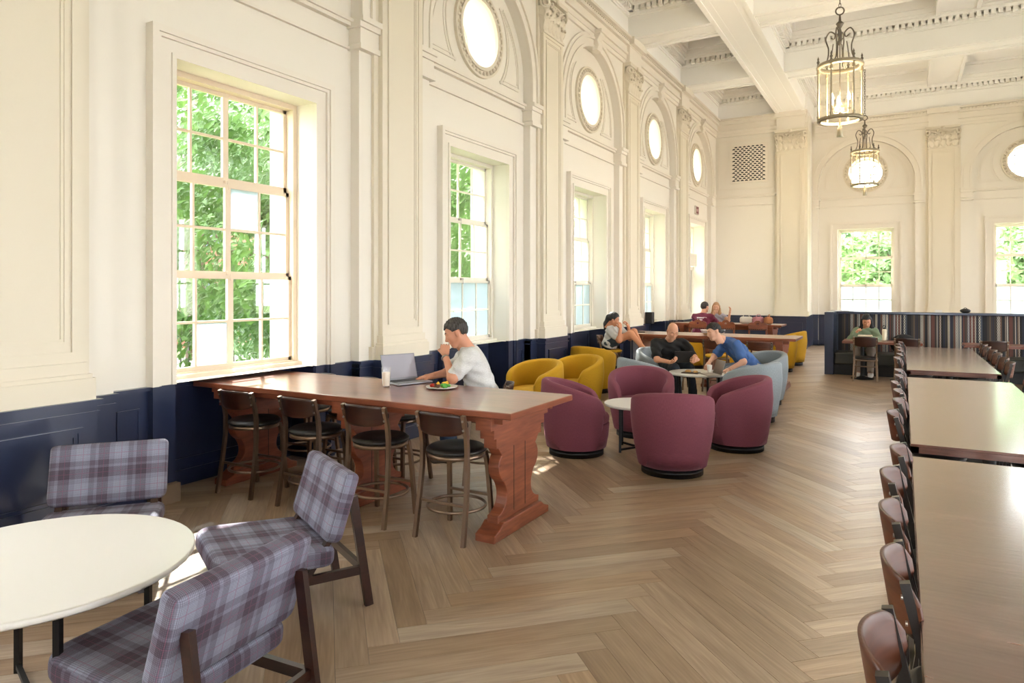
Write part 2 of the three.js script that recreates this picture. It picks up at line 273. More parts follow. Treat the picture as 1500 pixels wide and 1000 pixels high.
{
  const put = (g, c = 0) => g.translate(c, 0, ZPRO);
  mesh('wall_block', [bx(XF - 0.5, -2.46, DADO, 8, ZPRO - 2.5, ZPRO - 0.02)], M.cream, wallP);
  mesh('dado_block', put(join([plate(XF - 0.1, -3.2, 0, DADO - 0.04, -0.3, 0.02), plate(XF - 0.1, -3.2, DADO - 0.04, DADO, -0.3, 0.055), plate(XF, -3.2, DADO - 0.1, DADO - 0.08, 0, 0.035), plate(XF, -3.2, 0, 0.15, 0, 0.04), panelMould(-4.85, -3.45, 0.24, 0.76, 0.02, 1)])), M.navy, wallP);
  mesh('dado_return', bx(-2.5, -2.44, 0, DADO, ZPRO - 1.75, ZPRO), M.navy, wallP);
  mesh('upper_panel', put(join([plate(XF, -3.2, 4.52, 4.57, -0.02, 0.04), plate(XF, -3.2, 4.57, 4.62, -0.02, 0.07), plate(XF, -3.2, 4.28, 4.32, -0.02, 0.02), panelMould(-4.98, -3.33, 4.78, 6.3, -0.02, 1)])), M.trim, wallP);
  mesh('cornice', put(join(corniceGeo(XF, -2.4))), M.trim, wallP);
  mesh('wall_frieze', bx(XF, -2.4, 6.95, 8, ZPRO - 2, ZPRO + 0.1), M.ceiling, wallP);
  pilaster(wallP, put, -2.86, 0.38, 0.1);
  mesh('pilaster_flank', bx(-2.5, -2.4, DADO, 6.43, ZPRO - 0.6, ZPRO + 0.08), M.stone, wallP);
  mesh('cornice_block', put(join([plate(-0.38, 0.38, 6.43, 6.93, 0, 0.13), plate(-0.42, 0.42, 6.8, 6.95, 0, 0.24)]), -2.86), M.trim, wallP);
  // pierced vent grille: fish-scale openings
  const gx = -4.06, gw = 0.5, y0 = 5.02, y1 = 6.1, holes = [];
  const nx = 8, ny = 18, cw = gw * 2 / nx, ch = (y1 - y0) / ny;
  for (let j = 0; j < ny; j++) for (let i = 0; i < nx - (j % 2); i++) { const cx = -gw + (i + 0.5 + (j % 2) * 0.5) * cw, cy = (j + 0.2) * ch, p = new THREE.Path(); p.moveTo(cx - cw * 0.42, cy); p.quadraticCurveTo(cx - cw * 0.3, cy + ch * 0.72, cx, cy + ch * 0.72); p.quadraticCurveTo(cx + cw * 0.3, cy + ch * 0.72, cx + cw * 0.42, cy); p.closePath(); holes.push(p); }
  mesh('vent_backing', put(bx(gx - gw, gx + gw, y0, y1, -0.018, 0.0)), M.black, wallP);
  mesh('vent_grille', put(extr(rect(-gw - 0.06, gw + 0.06, -0.05, y1 - y0 + 0.05), 0.02, 0, holes, 4).translate(gx, y0, 0.012)), M.trim, wallP, 'pierced cream vent grille');
}
// right wall and back wall close the hall behind the camera's view
const wallR = structure('wall_right', 'cream wall with tall windows opposite the navy wainscot', 'wall');
{
  const holes = [], bars = [];
  for (let i = -1; i <= 4; i++) { const z = C0 - BAY * i; holes.push(path(rect(z - 0.9, z + 0.9, 0.95, 3.8)), circ(z, OCY, OCR)); for (let k = -1; k <= 1; k++) bars.push(bx(7.3, 7.36, 0.95, 3.8, z + k * 0.45 - 0.02, z + k * 0.45 + 0.02)); for (const y of [1.9, 2.85]) bars.push(bx(7.29, 7.37, y - 0.03, y + 0.03, z - 0.9, z + 0.9)); }
  mesh('wall_face', extr(rect(-23.5, 5.9, 0, 8), 0.6, 0, holes, 24).rotateY(-PI / 2).translate(7.7, 0, 0), M.cream, wallR);
  mesh('window_bars', bars, M.sash, wallR);
  mesh('dado_panel', bx(7.04, 7.1, 0, DADO, -23.4, 5.8), M.navy, wallR);
}
const wallB = structure('wall_back', 'cream wall with tall windows at the near end of the hall', 'wall');
mesh('wall_face', extr(rect(-5.9, 7.7, 0, 8), 0.6, 0, [1.02, 5].map((x) => path(rect(x - 0.8, x + 0.8, 0.95, 3.6))).concat([1.02, 5].map((x) => circ(x, OCY, OCR))), 24).translate(0, 0, 5.9), M.cream, wallB);
mesh('dado_panel', bx(-5, 7.1, 0, DADO, 5.84, 5.9), M.navy, wallB);
// ---------------------------------------------------------------- ceiling with beams and coffers
const ceil = structure('ceiling', 'cream coffered ceiling with deep beams and dentil mouldings', 'ceiling');
mesh('ceiling_slab', bx(-5.9, 7.8, TOPY, TOPY + 0.3, -24.2, 6.6), M.ceiling, ceil);
const beamXs = [[-3.26, -2.46], [4.5, 5.3]], crossZ = []; for (let k = -1; k <= 4; k++) crossZ.push(P0 - BAY * k);
const edgeBeam = (x0, x1, z0, z1) => { const e = 0.07; return [bx(x0, x1, SOFF - 0.006, TOPY, z0, z1)]; };
for (const [a, b] of beamXs) {
  mesh('long_beam', edgeBeam(a - 0.003, b + 0.003, ZPRO + 0.05, 5.9), M.ceiling, ceil);
  mesh('beam_moulding', [a + 0.0, b - 0.09].map((x) => bx(x, x + 0.09, SOFF - 0.03, SOFF, ZPRO + 0.05, 5.9)).concat(bx(a + 0.2, a + 0.22, SOFF - 0.012, SOFF, ZPRO, 5.9), bx(b - 0.22, b - 0.2, SOFF - 0.012, SOFF, ZPRO, 5.9)), M.ceiling, ceil);
}
for (const z of crossZ) {
  mesh('cross_beam', bx(XF + 0.05, 7.2, SOFF, TOPY, z - 0.38, z + 0.38), M.ceiling, ceil);
  mesh('beam_moulding', [[XF + 0.1, -3.26], [-2.46, 4.5]].flatMap(([x0, x1]) => [bx(x0, x1, SOFF - 0.03, SOFF, z - 0.38, z - 0.29), bx(x0, x1, SOFF - 0.03, SOFF, z + 0.29, z + 0.38), bx(x0, x1, SOFF - 0.012, SOFF, z - 0.2, z - 0.18), bx(x0, x1, SOFF - 0.012, SOFF, z + 0.18, z + 0.2), bx(x0, x0 + 0.02, SOFF - 0.012, SOFF, z - 0.2, z + 0.2), bx(x1 - 0.02, x1, SOFF - 0.012, SOFF, z - 0.2, z + 0.2)]), M.ceiling, ceil);
}
function coffer(x0, x1, z0, z1, ribs) {
  const ring = (w, y0, y1) => [bx(x0, x1, y0, y1, z0, z0 + w), bx(x0, x1, y0, y1, z1 - w, z1), bx(x0, x0 + w, y0, y1, z0 + w, z1 - w), bx(x1 - w, x1, y0, y1, z0 + w, z1 - w)];
  const inset = (d, w, y0, y1) => [bx(x0 + d, x1 - d, y0, y1, z0 + d, z0 + d + w), bx(x0 + d, x1 - d, y0, y1, z1 - d - w, z1 - d), bx(x0 + d, x0 + d + w, y0, y1, z0 + d, z1 - d), bx(x1 - d - w, x1 - d, y0, y1, z0 + d, z1 - d)];
  mesh('coffer_moulding', [ring(0.03, 7.36, 7.4), ring(0.05, 7.4, 7.5), ring(0.155, 7.54, 7.6), ring(0.19, 7.6, 7.66), ring(0.22, 7.66, 7.76), ring(0.28, 7.76, 8), inset(0.5, 0.06, 7.95, 8), inset(0.56, 0.03, 7.975, 8)], M.ceiling, ceil);
  const d = [], st = 0.125, w = 0.082;
  for (let x = x0 + 0.1; x < x1 - 0.05; x += st) d.push(box(w, 0.1, 0.1, x, 7.49, z0 + 0.09), box(w, 0.1, 0.1, x, 7.49, z1 - 0.09));
  for (let z = z0 + 0.1; z < z1 - 0.05; z += st) d.push(box(0.1, 0.1, w, x0 + 0.09, 7.49, z), box(0.1, 0.1, w, x1 - 0.09, 7.49, z));
  mesh('dentil_row', d, M.ceiling, ceil).userData.kind = 'stuff';
  if (ribs) { mesh('shallow_rib', [bx(0.62, 1.42, 7.62, 8, z0, z1), bx(0.62, 0.7, 7.58, 7.62, z0, z1), bx(1.34, 1.42, 7.58, 7.62, z0, z1)], M.ceiling, ceil); }
}
for (let i = 0; i < crossZ.length; i++) {
  const z1 = crossZ[i] - 0.38, z0 = i + 1 < crossZ.length ? crossZ[i + 1] + 0.38 : ZPRO + 0.1;
  coffer(XF + 0.1, -3.26, z0, z1); coffer(-2.46, 4.5, i + 1 < crossZ.length ? z0 : ZFAR + 0.1, z1, true);
}
coffer(XF + 0.1, -3.26, crossZ[0] + 0.38, 5.9); coffer(-2.46, 4.5, crossZ[0] + 0.38, 5.9, true);
// ---------------------------------------------------------------- windows
let windowCount = 0;
function windowUnit(put, c, opt, label) {
  const w = structure('window_' + (++windowCount), label, 'window'), m = opt.tan ? M.sashTan : M.sash, o = -0.45;
  const P = (g) => put(g, c);
  mesh('window_frame', P(join([frameStrip(-WHW, WHW, 0.94, WTOP, 0.05, o - 0.08, o + 0.1), plate(-WHW, WHW, 0.92, 0.975, o - 0.15, o + 0.17)])), m, w);
  const y0 = 0.99, y1 = WTOP - 0.05, sh = (y1 - y0) / 3, hw = WHW - 0.05, pw = hw * 2 / 4;
  const paneG = new THREE.BoxGeometry(pw - 0.02, sh / 2 - 0.03, 0.004);
  for (let k = 0; k < 3; k++) {
    const a = y0 + k * sh, b = a + sh, zo = o + 0.05 - k * 0.035, rail = opt.tan ? (k === 2 ? 0.06 : 0.035) : 0.045;
    const st = mesh('window_sash', P(join([plate(-hw, hw, a, a + rail, zo - 0.02, zo + 0.02), plate(-hw, hw, b - 0.035, b, zo - 0.02, zo + 0.02), plate(-hw, -hw + 0.035, a, b, zo - 0.02, zo + 0.02), plate(hw - 0.035, hw, a, b, zo - 0.02, zo + 0.02)])), m, w);
    for (let i = 1; i < 4; i++) mesh('muntin', P(plate(-hw + i * pw - (opt.tan && i === 2 ? 0.03 : 0.011), -hw + i * pw + (opt.tan && i === 2 ? 0.03 : 0.011), a, b, zo - 0.015, zo + 0.015)), m, w);
    mesh('muntin', P(plate(-hw, hw, a + sh / 2 - 0.011, a + sh / 2 + 0.011, zo - 0.014, zo + 0.014)), m, w);
    for (let i = 0; i < 4; i++) for (let j = 0; j < 2; j++) {
      const p = mesh('pane', P(paneG.clone().translate(-hw + (i + 0.5) * pw, a + (j + 0.5) * sh / 2, zo)), (opt.frost && k === 0) || (opt.patched && ((k === 1 && i === 2 && j === 1) || (k === 0 && i === 1 && j === 0))) ? M.frost : M.glass, w);
    }
    if (k) mesh('sash_latch', P(join([box(0.05, 0.03, 0.03, 0, a + 0.02, zo + 0.035), rod([0, a + 0.03, zo + 0.05], [0, a - 0.05, zo + 0.055], 0.006)])), opt.tan ? m : M.screw, w);
  }
  return w;
}
function oculus(put, c, label) {
  const w = structure('window_' + (++windowCount), label, 'window'), bars = [];
  for (const k of [-0.24, 0, 0.24]) { const l = Math.sqrt(OCR * OCR - k * k); bars.push(plate(k - 0.012, k + 0.012, OCY - l, OCY + l, -0.66, -0.63), plate(-l, l, OCY + k - 0.012, OCY + k + 0.012, -0.66, -0.63)); }
  mesh('oculus_frame', put(join([annulus(0, OCY, OCR - 0.035, OCR, 0, PI * 2 - 0.001, -0.68, -0.61)]), c), M.sash, w);
  mesh('muntin', put(join(bars), c), M.sash, w);
  mesh('pane', put(new THREE.CircleGeometry(OCR - 0.02, 40).translate(0, OCY, -0.645), c), M.glass, w);
}
const winNames = ['above the plaid chairs', 'at the end of the long red oak table', 'behind the man in the white shirt', 'behind the yellow armchairs', 'behind the woman with drawn-up knees'];
for (let i = -1; i <= 3; i++) { windowUnit(onLeft, C0 - BAY * i, { tan: i <= 0, frost: i > 0, patched: i === 0 }, (i <= 0 ? 'tan many-paned sash window ' : 'white triple sash window ') + winNames[i + 1]); oculus(onLeft, C0 - BAY * i, 'round window in the arch over the window ' + winNames[i + 1]); }
oculus(onLeft, C0 - BAY * 4, 'round window in the arch over the exit door');
FB.forEach((c, i) => { windowUnit(onFar, c, { frost: true }, ['white triple sash window behind the woman in green', 'white triple sash window over the second booth table'][i]); oculus(onFar, c, ['round window with grid behind the far lantern', 'round gridded window above the second booth table'][i]); });
{ // exit door bay
  const d = structure('door_1', 'glazed exit door with transom light in the last bay', 'door'), P = (g) => onLeft(g, C0 - BAY * 4);
  mesh('door_frame', P(join([frameStrip(-WHW, WHW, 0, WTOP, 0.06, -0.55, -0.4), plate(-WHW, WHW, 2.3, 2.4, -0.55, -0.4), plate(-0.03, 0.03, 2.4, WTOP, -0.5, -0.44), plate(-WHW, WHW, 2.95, 3.0, -0.5, -0.44)])), M.sash, d);
  mesh('door_leaf', P(join([frameStrip(-0.7, -0.02, 0.02, 2.3, 0.09, -0.5, -0.45), frameStrip(0.02, 0.7, 0.02, 2.3, 0.09, -0.5, -0.45), plate(-0.7, 0.7, 0.9, 1.0, -0.5, -0.45)])), M.darkMetal, d);
  mesh('pane', P(plate(-0.62, 0.62, 0.1, 2.22, -0.478, -0.474)), M.glass, d); mesh('pane', P(plate(-0.7, 0.7, 2.42, 3.52, -0.478, -0.474)), M.glass, d);
  mesh('push_bar', P(join([rod([-0.6, 1.05, -0.4], [-0.1, 1.05, -0.4], 0.015), rod([0.1, 1.05, -0.4], [0.6, 1.05, -0.4], 0.015)])), M.screw, d);
  mesh('door_closer', P(join([rbox(0.8, 0.36, 0.22, 0.02, 0, 2.58, -0.3), box(0.5, 0.05, 0.06, 0.1, 2.28, -0.4)])), M.sash, d, 'beige box over the door');
}
// ---------------------------------------------------------------- herringbone floor
const floor = structure('floor', 'oak herringbone plank floor', 'floor');
{
  mesh('subfloor', bx(-5.8, 7.7, -0.3, -0.011, -24.1, 6.5), M.black, floor);
  const L = 1.25, W = 0.1525, q = Math.SQRT1_2, X0 = -0.83 - (1.5 * L - 0.5 * W) * q, r = rng(77), planks = [];
  for (let col = -12; col <= 14; col++) for (let k = -260; k < 260; k++) for (const kind of [0, 1]) {
    const p = kind ? k * W + L + W / 2 + col * L : k * W + L / 2 + col * L, s = kind ? k * W + W - L / 2 - col * L : k * W + W / 2 - col * L;
    const x = X0 + (p - s) * q, z = -(p + s) * q, rv = r(), ru = r(), rt = r();
    if (x < -5.8 || x > 6.9 || z < -23.2 || z > 5.5) continue;
    const cx = x * 0.868 - z * -0.4965 * -1, d = -(x * 0.4965) * 1 - z * 0.868;
    const xc = x * 0.868 - z * 0.4965, px = d > 0.4 ? 750 + 1000 * xc / d : -1e4, py = d > 0.4 ? 425 + 1700 / d : 1e4;
    planks.push({ x, z, kind, rv, ru, rt, seen: px > -150 && px < 1420 && py < 1180, dist: d });
  }
  const geos = [], tints = ['#ffffff', '#efe6dc', '#e2d6c8', '#fbf3ea', '#d8cab9', '#f3e4d2'];
  for (let i = 0; i < 8; i++) {
    const g = prep(new THREE.BoxGeometry(L - 0.002, 0.01, W - 0.0018).translate(0, -0.005, 0)), uv = g.attributes.uv, p = g.attributes.position;
    for (let j = 0; j < p.count; j++) uv.setXY(j, (p.getX(j) + L / 2) / 2 + i * 0.37, (p.getZ(j) + W / 2) / 0.62 + i * 0.29);
    geos.push(g);
  }
  const mats = tints.map((c) => phys({ color: c, map: oakT[0], bumpMap: oakT[1], bumpScale: 0.0011, roughness: 0.36, clearcoat: 0.12, clearcoatRoughness: 0.3, name: 'oak plank' }));
  const near = planks.filter((p) => p.seen).sort((a, b) => a.dist - b.dist).slice(0, 300), set = new Set(near);
  for (const p of near) { const o = mesh('plank', geos[p.ru * 8 | 0], mats[p.rt * 6 | 0], floor); o.position.set(p.x, 0, p.z); o.rotation.y = p.kind ? PI * 0.75 : PI / 4; }
  const rest = [], m4 = new THREE.Matrix4(), col = new THREE.Color();
  for (const p of planks) if (!set.has(p)) {
    const g = geos[p.ru * 8 | 0].clone().applyMatrix4(m4.makeRotationY(p.kind ? PI * 0.75 : PI / 4).setPosition(p.x, 0, p.z));
    col.set(tints[p.rt * 6 | 0]); const c = new Float32Array(g.attributes.position.count * 3); for (let j = 0; j < c.length; j += 3) { c[j] = col.r; c[j + 1] = col.g; c[j + 2] = col.b; }
    g.setAttribute('color', new THREE.BufferAttribute(c, 3)); rest.push(g);
  }
  const mr = mats[0].clone(); mr.vertexColors = true;
  const o = new THREE.Mesh(mergeGeometries(rest), mr); o.name = 'planks_beyond'; o.userData.kind = 'stuff'; o.receiveShadow = true; floor.add(o);
}
// ---------------------------------------------------------------- furniture builders (front looks along -z)
function stoolGeos(seatH, backTop, plateH, ring) {
  const g = {}, R = 0.29, zc = -0.085, am = 0.76;
  const n = 22, rows = 7, pos = [], idx = [], th = 0.013;
  for (let side = 0; side < 2; side++) for (let j = 0; j <= rows; j++) for (let i = 0; i <= n; i++) {
    const a = (i / n * 2 - 1) * am, e = Math.abs(a) / am, rr = R + (side ? 0 : th), corner = Math.pow(Math.max(0, e - 0.72) / 0.28, 2) * 0.3;
    const yt = backTop - 0.012 + 0.012 * Math.cos(a * 2.2) - corner * plateH, yb = backTop - plateH + 0.035 * e * e * e + corner * plateH * 0.8;
    const y = yb + (yt - yb) * j / rows, lean = (y - seatH) * 0.16; pos.push(Math.sin(a) * rr, y, zc + Math.cos(a) * rr + lean);
  }
  const S = (n + 1) * (rows + 1), at = (s, j, i) => s * S + j * (n + 1) + i;
  for (let j = 0; j < rows; j++) for (let i = 0; i < n; i++) { const a = at(0, j, i), b = at(0, j, i + 1), c = at(0, j + 1, i), d = at(0, j + 1, i + 1); idx.push(a, b, d, a, d, c); const e = at(1, j, i), f = at(1, j, i + 1), h = at(1, j + 1, i), k = at(1, j + 1, i + 1); idx.push(e, k, f, e, h, k); }
  for (let i = 0; i < n; i++) { idx.push(at(0, rows, i), at(0, rows, i + 1), at(1, rows, i + 1), at(0, rows, i), at(1, rows, i + 1), at(1, rows, i)); idx.push(at(0, 0, i), at(1, 0, i + 1), at(0, 0, i + 1), at(0, 0, i), at(1, 0, i), at(1, 0, i + 1)); }
  for (let j = 0; j < rows; j++) { idx.push(at(0, j, n), at(1, j, n), at(1, j + 1, n), at(0, j, n), at(1, j + 1, n), at(0, j + 1, n)); idx.push(at(0, j, 0), at(1, j + 1, 0), at(1, j, 0), at(0, j, 0), at(0, j + 1, 0), at(1, j + 1, 0)); }
  const bg = new THREE.BufferGeometry(); bg.setAttribute('position', new THREE.Float32BufferAttribute(pos, 3)); bg.setIndex(idx); bg.computeVertexNormals();
  const bu = new Float32Array(pos.length / 3 * 2); for (let i = 0; i < pos.length / 3; i++) { bu[i * 2] = pos[i * 3] * 1.3; bu[i * 2 + 1] = pos[i * 3 + 1] * 1.3; } bg.setAttribute('uv', new THREE.BufferAttribute(bu, 2));
  g.back = bg;
  g.seat = lathe([[0, seatH - 0.035], [0.19, seatH - 0.035], [0.213, seatH - 0.02], [0.211, seatH - 0.005], [0.185, seatH + 0.012], [0.1, seatH + 0.008], [0, seatH + 0.004]], 28);
  g.rim = lathe([[0.18, seatH - 0.06], [0.204, seatH - 0.06], [0.204, seatH - 0.034], [0.18, seatH - 0.034]], 28);
  const sq = (pts) => { const l = []; for (let i = 0; i + 1 < pts.length; i++) l.push(bar(pts[i], pts[i + 1], 0.028, 0.028, [1, 0, 0])); return join(l); };
  g.rear = [-1, 1].map((s) => sq([[s * 0.2, 0, 0.215], [s * 0.195, seatH * 0.45, 0.17], [s * 0.187, seatH * 0.8, 0.145], [s * 0.185, seatH + 0.04, 0.145], [s * 0.187, seatH + 0.12, 0.158], [s * 0.19, backTop - 0.01, 0.157 + (backTop - seatH) * 0.16]]));
  g.front = [-1, 1].map((s) => sq([[s * 0.185, 0, -0.185], [s * 0.165, seatH * 0.75, -0.15], [s * 0.155, seatH - 0.04, -0.13]]));
  g.ring = ring ? join([new THREE.TorusGeometry(0.205, 0.011, 8, 36).rotateX(PI / 2).translate(0, 0.2, 0), bar([-0.19, 0.25, 0.16], [0.19, 0.25, 0.16], 0.018, 0.018), bar([-0.18, 0.25, -0.16], [0.18, 0.25, -0.16], 0.018, 0.018)]) : join([bar([-0.19, 0.28, 0.165], [0.19, 0.28, 0.165], 0.018, 0.018), bar([-0.18, 0.28, -0.165], [-0.19, 0.28, 0.17], 0.018, 0.018), bar([0.18, 0.28, -0.165], [0.19, 0.28, 0.17], 0.018, 0.018)]);
  g.screws = [-1, 1].map((s) => ([0.3, 0.7].map((t) => { const y = backTop - plateH * t; return new THREE.CylinderGeometry(0.008, 0.008, 0.006, 10).rotateX(PI / 2).translate(s * 0.189, y, 0.173 + (y - seatH) * 0.16); })));
  return g;
}
function makeStool(name, g, woodMat, frameMat, label, category, group, seatMat = M.vinyl) {
  const t = thing(name, label, category, [0, 0, 0], 0, group);
  mesh('seat', g.seat, seatMat, t); mesh('seat_rim', g.rim, frameMat, t); mesh('backrest', g.back, woodMat, t);
  g.rear.forEach((x, i) => { const l = mesh('leg', x, frameMat, t); for (const q of g.screws[i]) mesh('screw', q, M.screw, l); }); g.front.forEach((x) => mesh('leg', x, frameMat, t));
  mesh(g === SG ? 'foot_ring' : 'stretcher', g.ring, frameMat, t);
  return t;
}
const SG = stoolGeos(0.605, 0.875, 0.155, true), DG = stoolGeos(0.44, 0.84, 0.19, false);
function makeTub(label, group, mat, seatMat = mat) {
  const t = thing('tub_armchair', label, 'armchair', [0, 0, 0], 0, group);
  const n = 48, am = 2.42, sec = 16, pos = [], uv = [], idx = [];
  const prof = (a) => {
    const e = Math.abs(a) / am, H = 0.775 - 0.2 * Math.pow(e, 2.1) - (e > 0.9 ? Math.pow((e - 0.9) / 0.1, 2) * 0.09 : 0), th = 0.085 - (e > 0.9 ? Math.pow((e - 0.9) / 0.1, 2) * 0.035 : 0), out = [];
    const Ro = (y) => 0.315 + 0.075 * Math.sin(Math.min(1, (y - 0.08) / 0.55) * PI / 2) - 0.015 * Math.max(0, (y - 0.6) / 0.2);
    for (const y of [0.08, 0.16, 0.28, 0.42, 0.55]) out.push([Ro(y * Math.min(1, H / 0.6)), Math.min(y, H - 0.06)]);
    for (let k = 0; k <= 5; k++) { const b = k / 5 * PI; out.push([Ro(H) - th / 2 + Math.cos(b) * th / 2, H - 0.03 + Math.sin(b) * 0.035]); }
    for (const f of [0.85, 0.6, 0.35, 0.1, 0]) out.push([Ro(H) - th - 0.012 * (1 - f), 0.3 + (H - 0.09 - 0.3) * f]);
    return out;
  };
  for (let i = 0; i <= n; i++) { const a = (i / n * 2 - 1) * am, P = prof(a); for (let k = 0; k < sec; k++) { const [r, y] = P[k]; pos.push(Math.sin(a) * r * 1.0, y, Math.cos(a) * r * 0.97); uv.push(a * 0.38 * 4, (k / sec) * 3.2); } }
  for (let i = 0; i < n; i++) for (let k = 0; k < sec - 1; k++) { const A = i * sec + k, B = A + sec; idx.push(A, B, A + 1, B, B + 1, A + 1); }
  for (const [i, f] of [[0, 1], [n, -1]]) for (let k = 0; k < 8; k++) { const A = i * sec + k, B = i * sec + sec - 1 - k; const q = [A, A + 1, B, A + 1, B - 1, B]; if (f < 0) q.reverse(); if (k < 7) idx.push(...q); }
  const g = new THREE.BufferGeometry(); g.setAttribute('position', new THREE.Float32BufferAttribute(pos, 3)); g.setAttribute('uv', new THREE.Float32BufferAttribute(uv, 2)); g.setIndex(idx); g.computeVertexNormals();
  mesh('tub_shell', g, mat, t);
  mesh('seat_base', lathe([[0, 0.08], [0.312, 0.08], [0.335, 0.2], [0.345, 0.32], [0.335, 0.335], [0, 0.335]], 40), mat, t);
  mesh('seat_cushion', lathe([[0, 0.335], [0.325, 0.335], [0.342, 0.35], [0.345, 0.39], [0.33, 0.415], [0.25, 0.428], [0, 0.432]], 40), seatMat, t);
  mesh('plinth', lathe([[0, 0], [0.285, 0], [0.285, 0.082], [0, 0.082]], 40), M.black, t);
  return t;
}
const plaidT = tex(512, 512, (u, v, x, y) => {
  const band = (t) => { t = (t % 1 + 1) % 1; return t < 0.28 ? 1 : t < 0.36 ? 0.35 : t < 0.5 ? 0.75 : t < 0.58 ? 0.1 : t < 0.86 ? 0 : 0.3; };
  const a = band(u * 2), b = band(v * 2 + 0.13), weave = ((x >> 1) + (y >> 1)) % 2 ? a : b, t = 0.55 * weave + 0.225 * (a + b);
  let c = mixc([140, 143, 162], [76, 64, 78], t); const n = 26 * perlin.noise(x * 0.6, y * 0.6, 9);
  const line = (w) => { const f = (w % 1 + 1) % 1; return Math.abs(f - 0.14) < 0.006 || Math.abs(f - 0.68) < 0.006; };
  if (line(u * 2) || line(v * 2 + 0.13)) c = mixc(c, [140, 78, 104], 0.5);
  const fine = (x % 8 < 3 ? 0.86 : 1.04) * (y % 8 < 3 ? 0.9 : 1.03); return c.map((k) => cl01((k * fine + n) / 255) * 255);
});
M.plaid = phys({ map: plaidT, bumpMap: clothB, bumpScale: 0.0012, roughness: 0.9, sheen: 0.15, sheenColor: new THREE.Color('#b8b4cc'), sheenRoughness: 0.5, name: 'plaid wool' });
function makePlaidChair(label, pos, turn) {
  const t = thing('plaid_lounge_chair', label, 'chair', pos, turn, 'plaid chairs round the near white table');
  const metre = (g, s = 2.4) => boxUV(g, s);
  // seat: pad rounded in plan, slightly tilted
  const pl = (w, d, r) => { const s = new THREE.Shape(), a = w / 2, b = d / 2; s.moveTo(-a + r, -b); s.lineTo(a - r, -b); s.quadraticCurveTo(a, -b, a, -b + r); s.lineTo(a, b - r * 0.6); s.quadraticCurveTo(a, b, a - r * 0.6, b); s.lineTo(-a + r * 0.6, b); s.quadraticCurveTo(-a, b, -a, b - r * 0.6); s.lineTo(-a, -b + r); s.quadraticCurveTo(-a, -b, -a + r, -b); return s; };
  const pad = (sh, th, bev) => new THREE.ExtrudeGeometry(sh, { depth: th - 2 * bev, bevelEnabled: true, bevelSize: bev, bevelThickness: bev, bevelOffset: -bev, bevelSegments: 5, curveSegments: 10 }).translate(0, 0, bev - th / 2);
  const seat = mesh('seat', metre(pad(pl(0.64, 0.6, 0.13), 0.1, 0.035).rotateX(PI / 2)), M.plaid, t); seat.position.set(0, 0.335, -0.03); seat.rotation.x = 0.07;
  const back = mesh('backrest', metre(pad(pl(0.65, 0.37, 0.06), 0.09, 0.032)), M.plaid, t); back.position.set(0, 0.56, 0.3); back.rotation.x = 0.3;
  for (const s of [-1, 1]) {
    mesh('leg', boxUV(bar([s * 0.255, 0, -0.26], [s * 0.255, 0.3, -0.2], 0.03, 0.04, [1, 0, 0]), 2), M.chairWood, t);
    mesh('leg', boxUV(join([bar([s * 0.265, 0, 0.46], [s * 0.265, 0.6, 0.37], 0.028, 0.045, [1, 0, 0])]), 2), M.chairWood, t);
    mesh('side_rail', boxUV(join([bar([s * 0.262, 0.21, -0.23], [s * 0.262, 0.2, 0.42], 0.026, 0.045, [0, 1, 0]), bar([s * 0.258, 0.21, 0.12], [s * 0.258, 0.48, 0.3], 0.026, 0.04, [1, 0, 0])]), 2), M.chairWood, t);
  }
  mesh('stretcher', boxUV(join([bar([-0.26, 0.21, 0.42], [0.26, 0.21, 0.42], 0.025, 0.04), bar([-0.26, 0.25, -0.2], [0.26, 0.25, -0.2], 0.025, 0.04), bar([-0.26, 0.275, 0.12], [0.26, 0.275, 0.12], 0.03, 0.02)]), 2), M.chairWood, t);
  return t;
}
function roundTable(label, [x, z], R, H, group, turn = 0.3) {
  const t = thing('round_table', label, 'table', [x, 0, z], turn, group);
  mesh('table_top', lathe([[0, H - 0.03], [R - 0.012, H - 0.03], [R, H - 0.02], [R, H - 0.006], [R - 0.006, H], [0, H]], 56), M.white, t);
  const k = R * 0.72;
  for (const [a, b] of [[1, 1], [1, -1], [-1, 1], [-1, -1]]) mesh('leg', bx(a * k * 0.7 - 0.012, a * k * 0.7 + 0.012, 0, H - 0.03, b * k * 0.7 - 0.012, b * k * 0.7 + 0.012), M.darkMetal, t);
  for (const y of [0.03, H - 0.05]) for (const q of [1, -1]) mesh('cross_bar', bar([-k * 0.7, y, -k * 0.7 * q], [k * 0.7, y, k * 0.7 * q], 0.02, 0.02), M.darkMetal, t);
  return t;
}
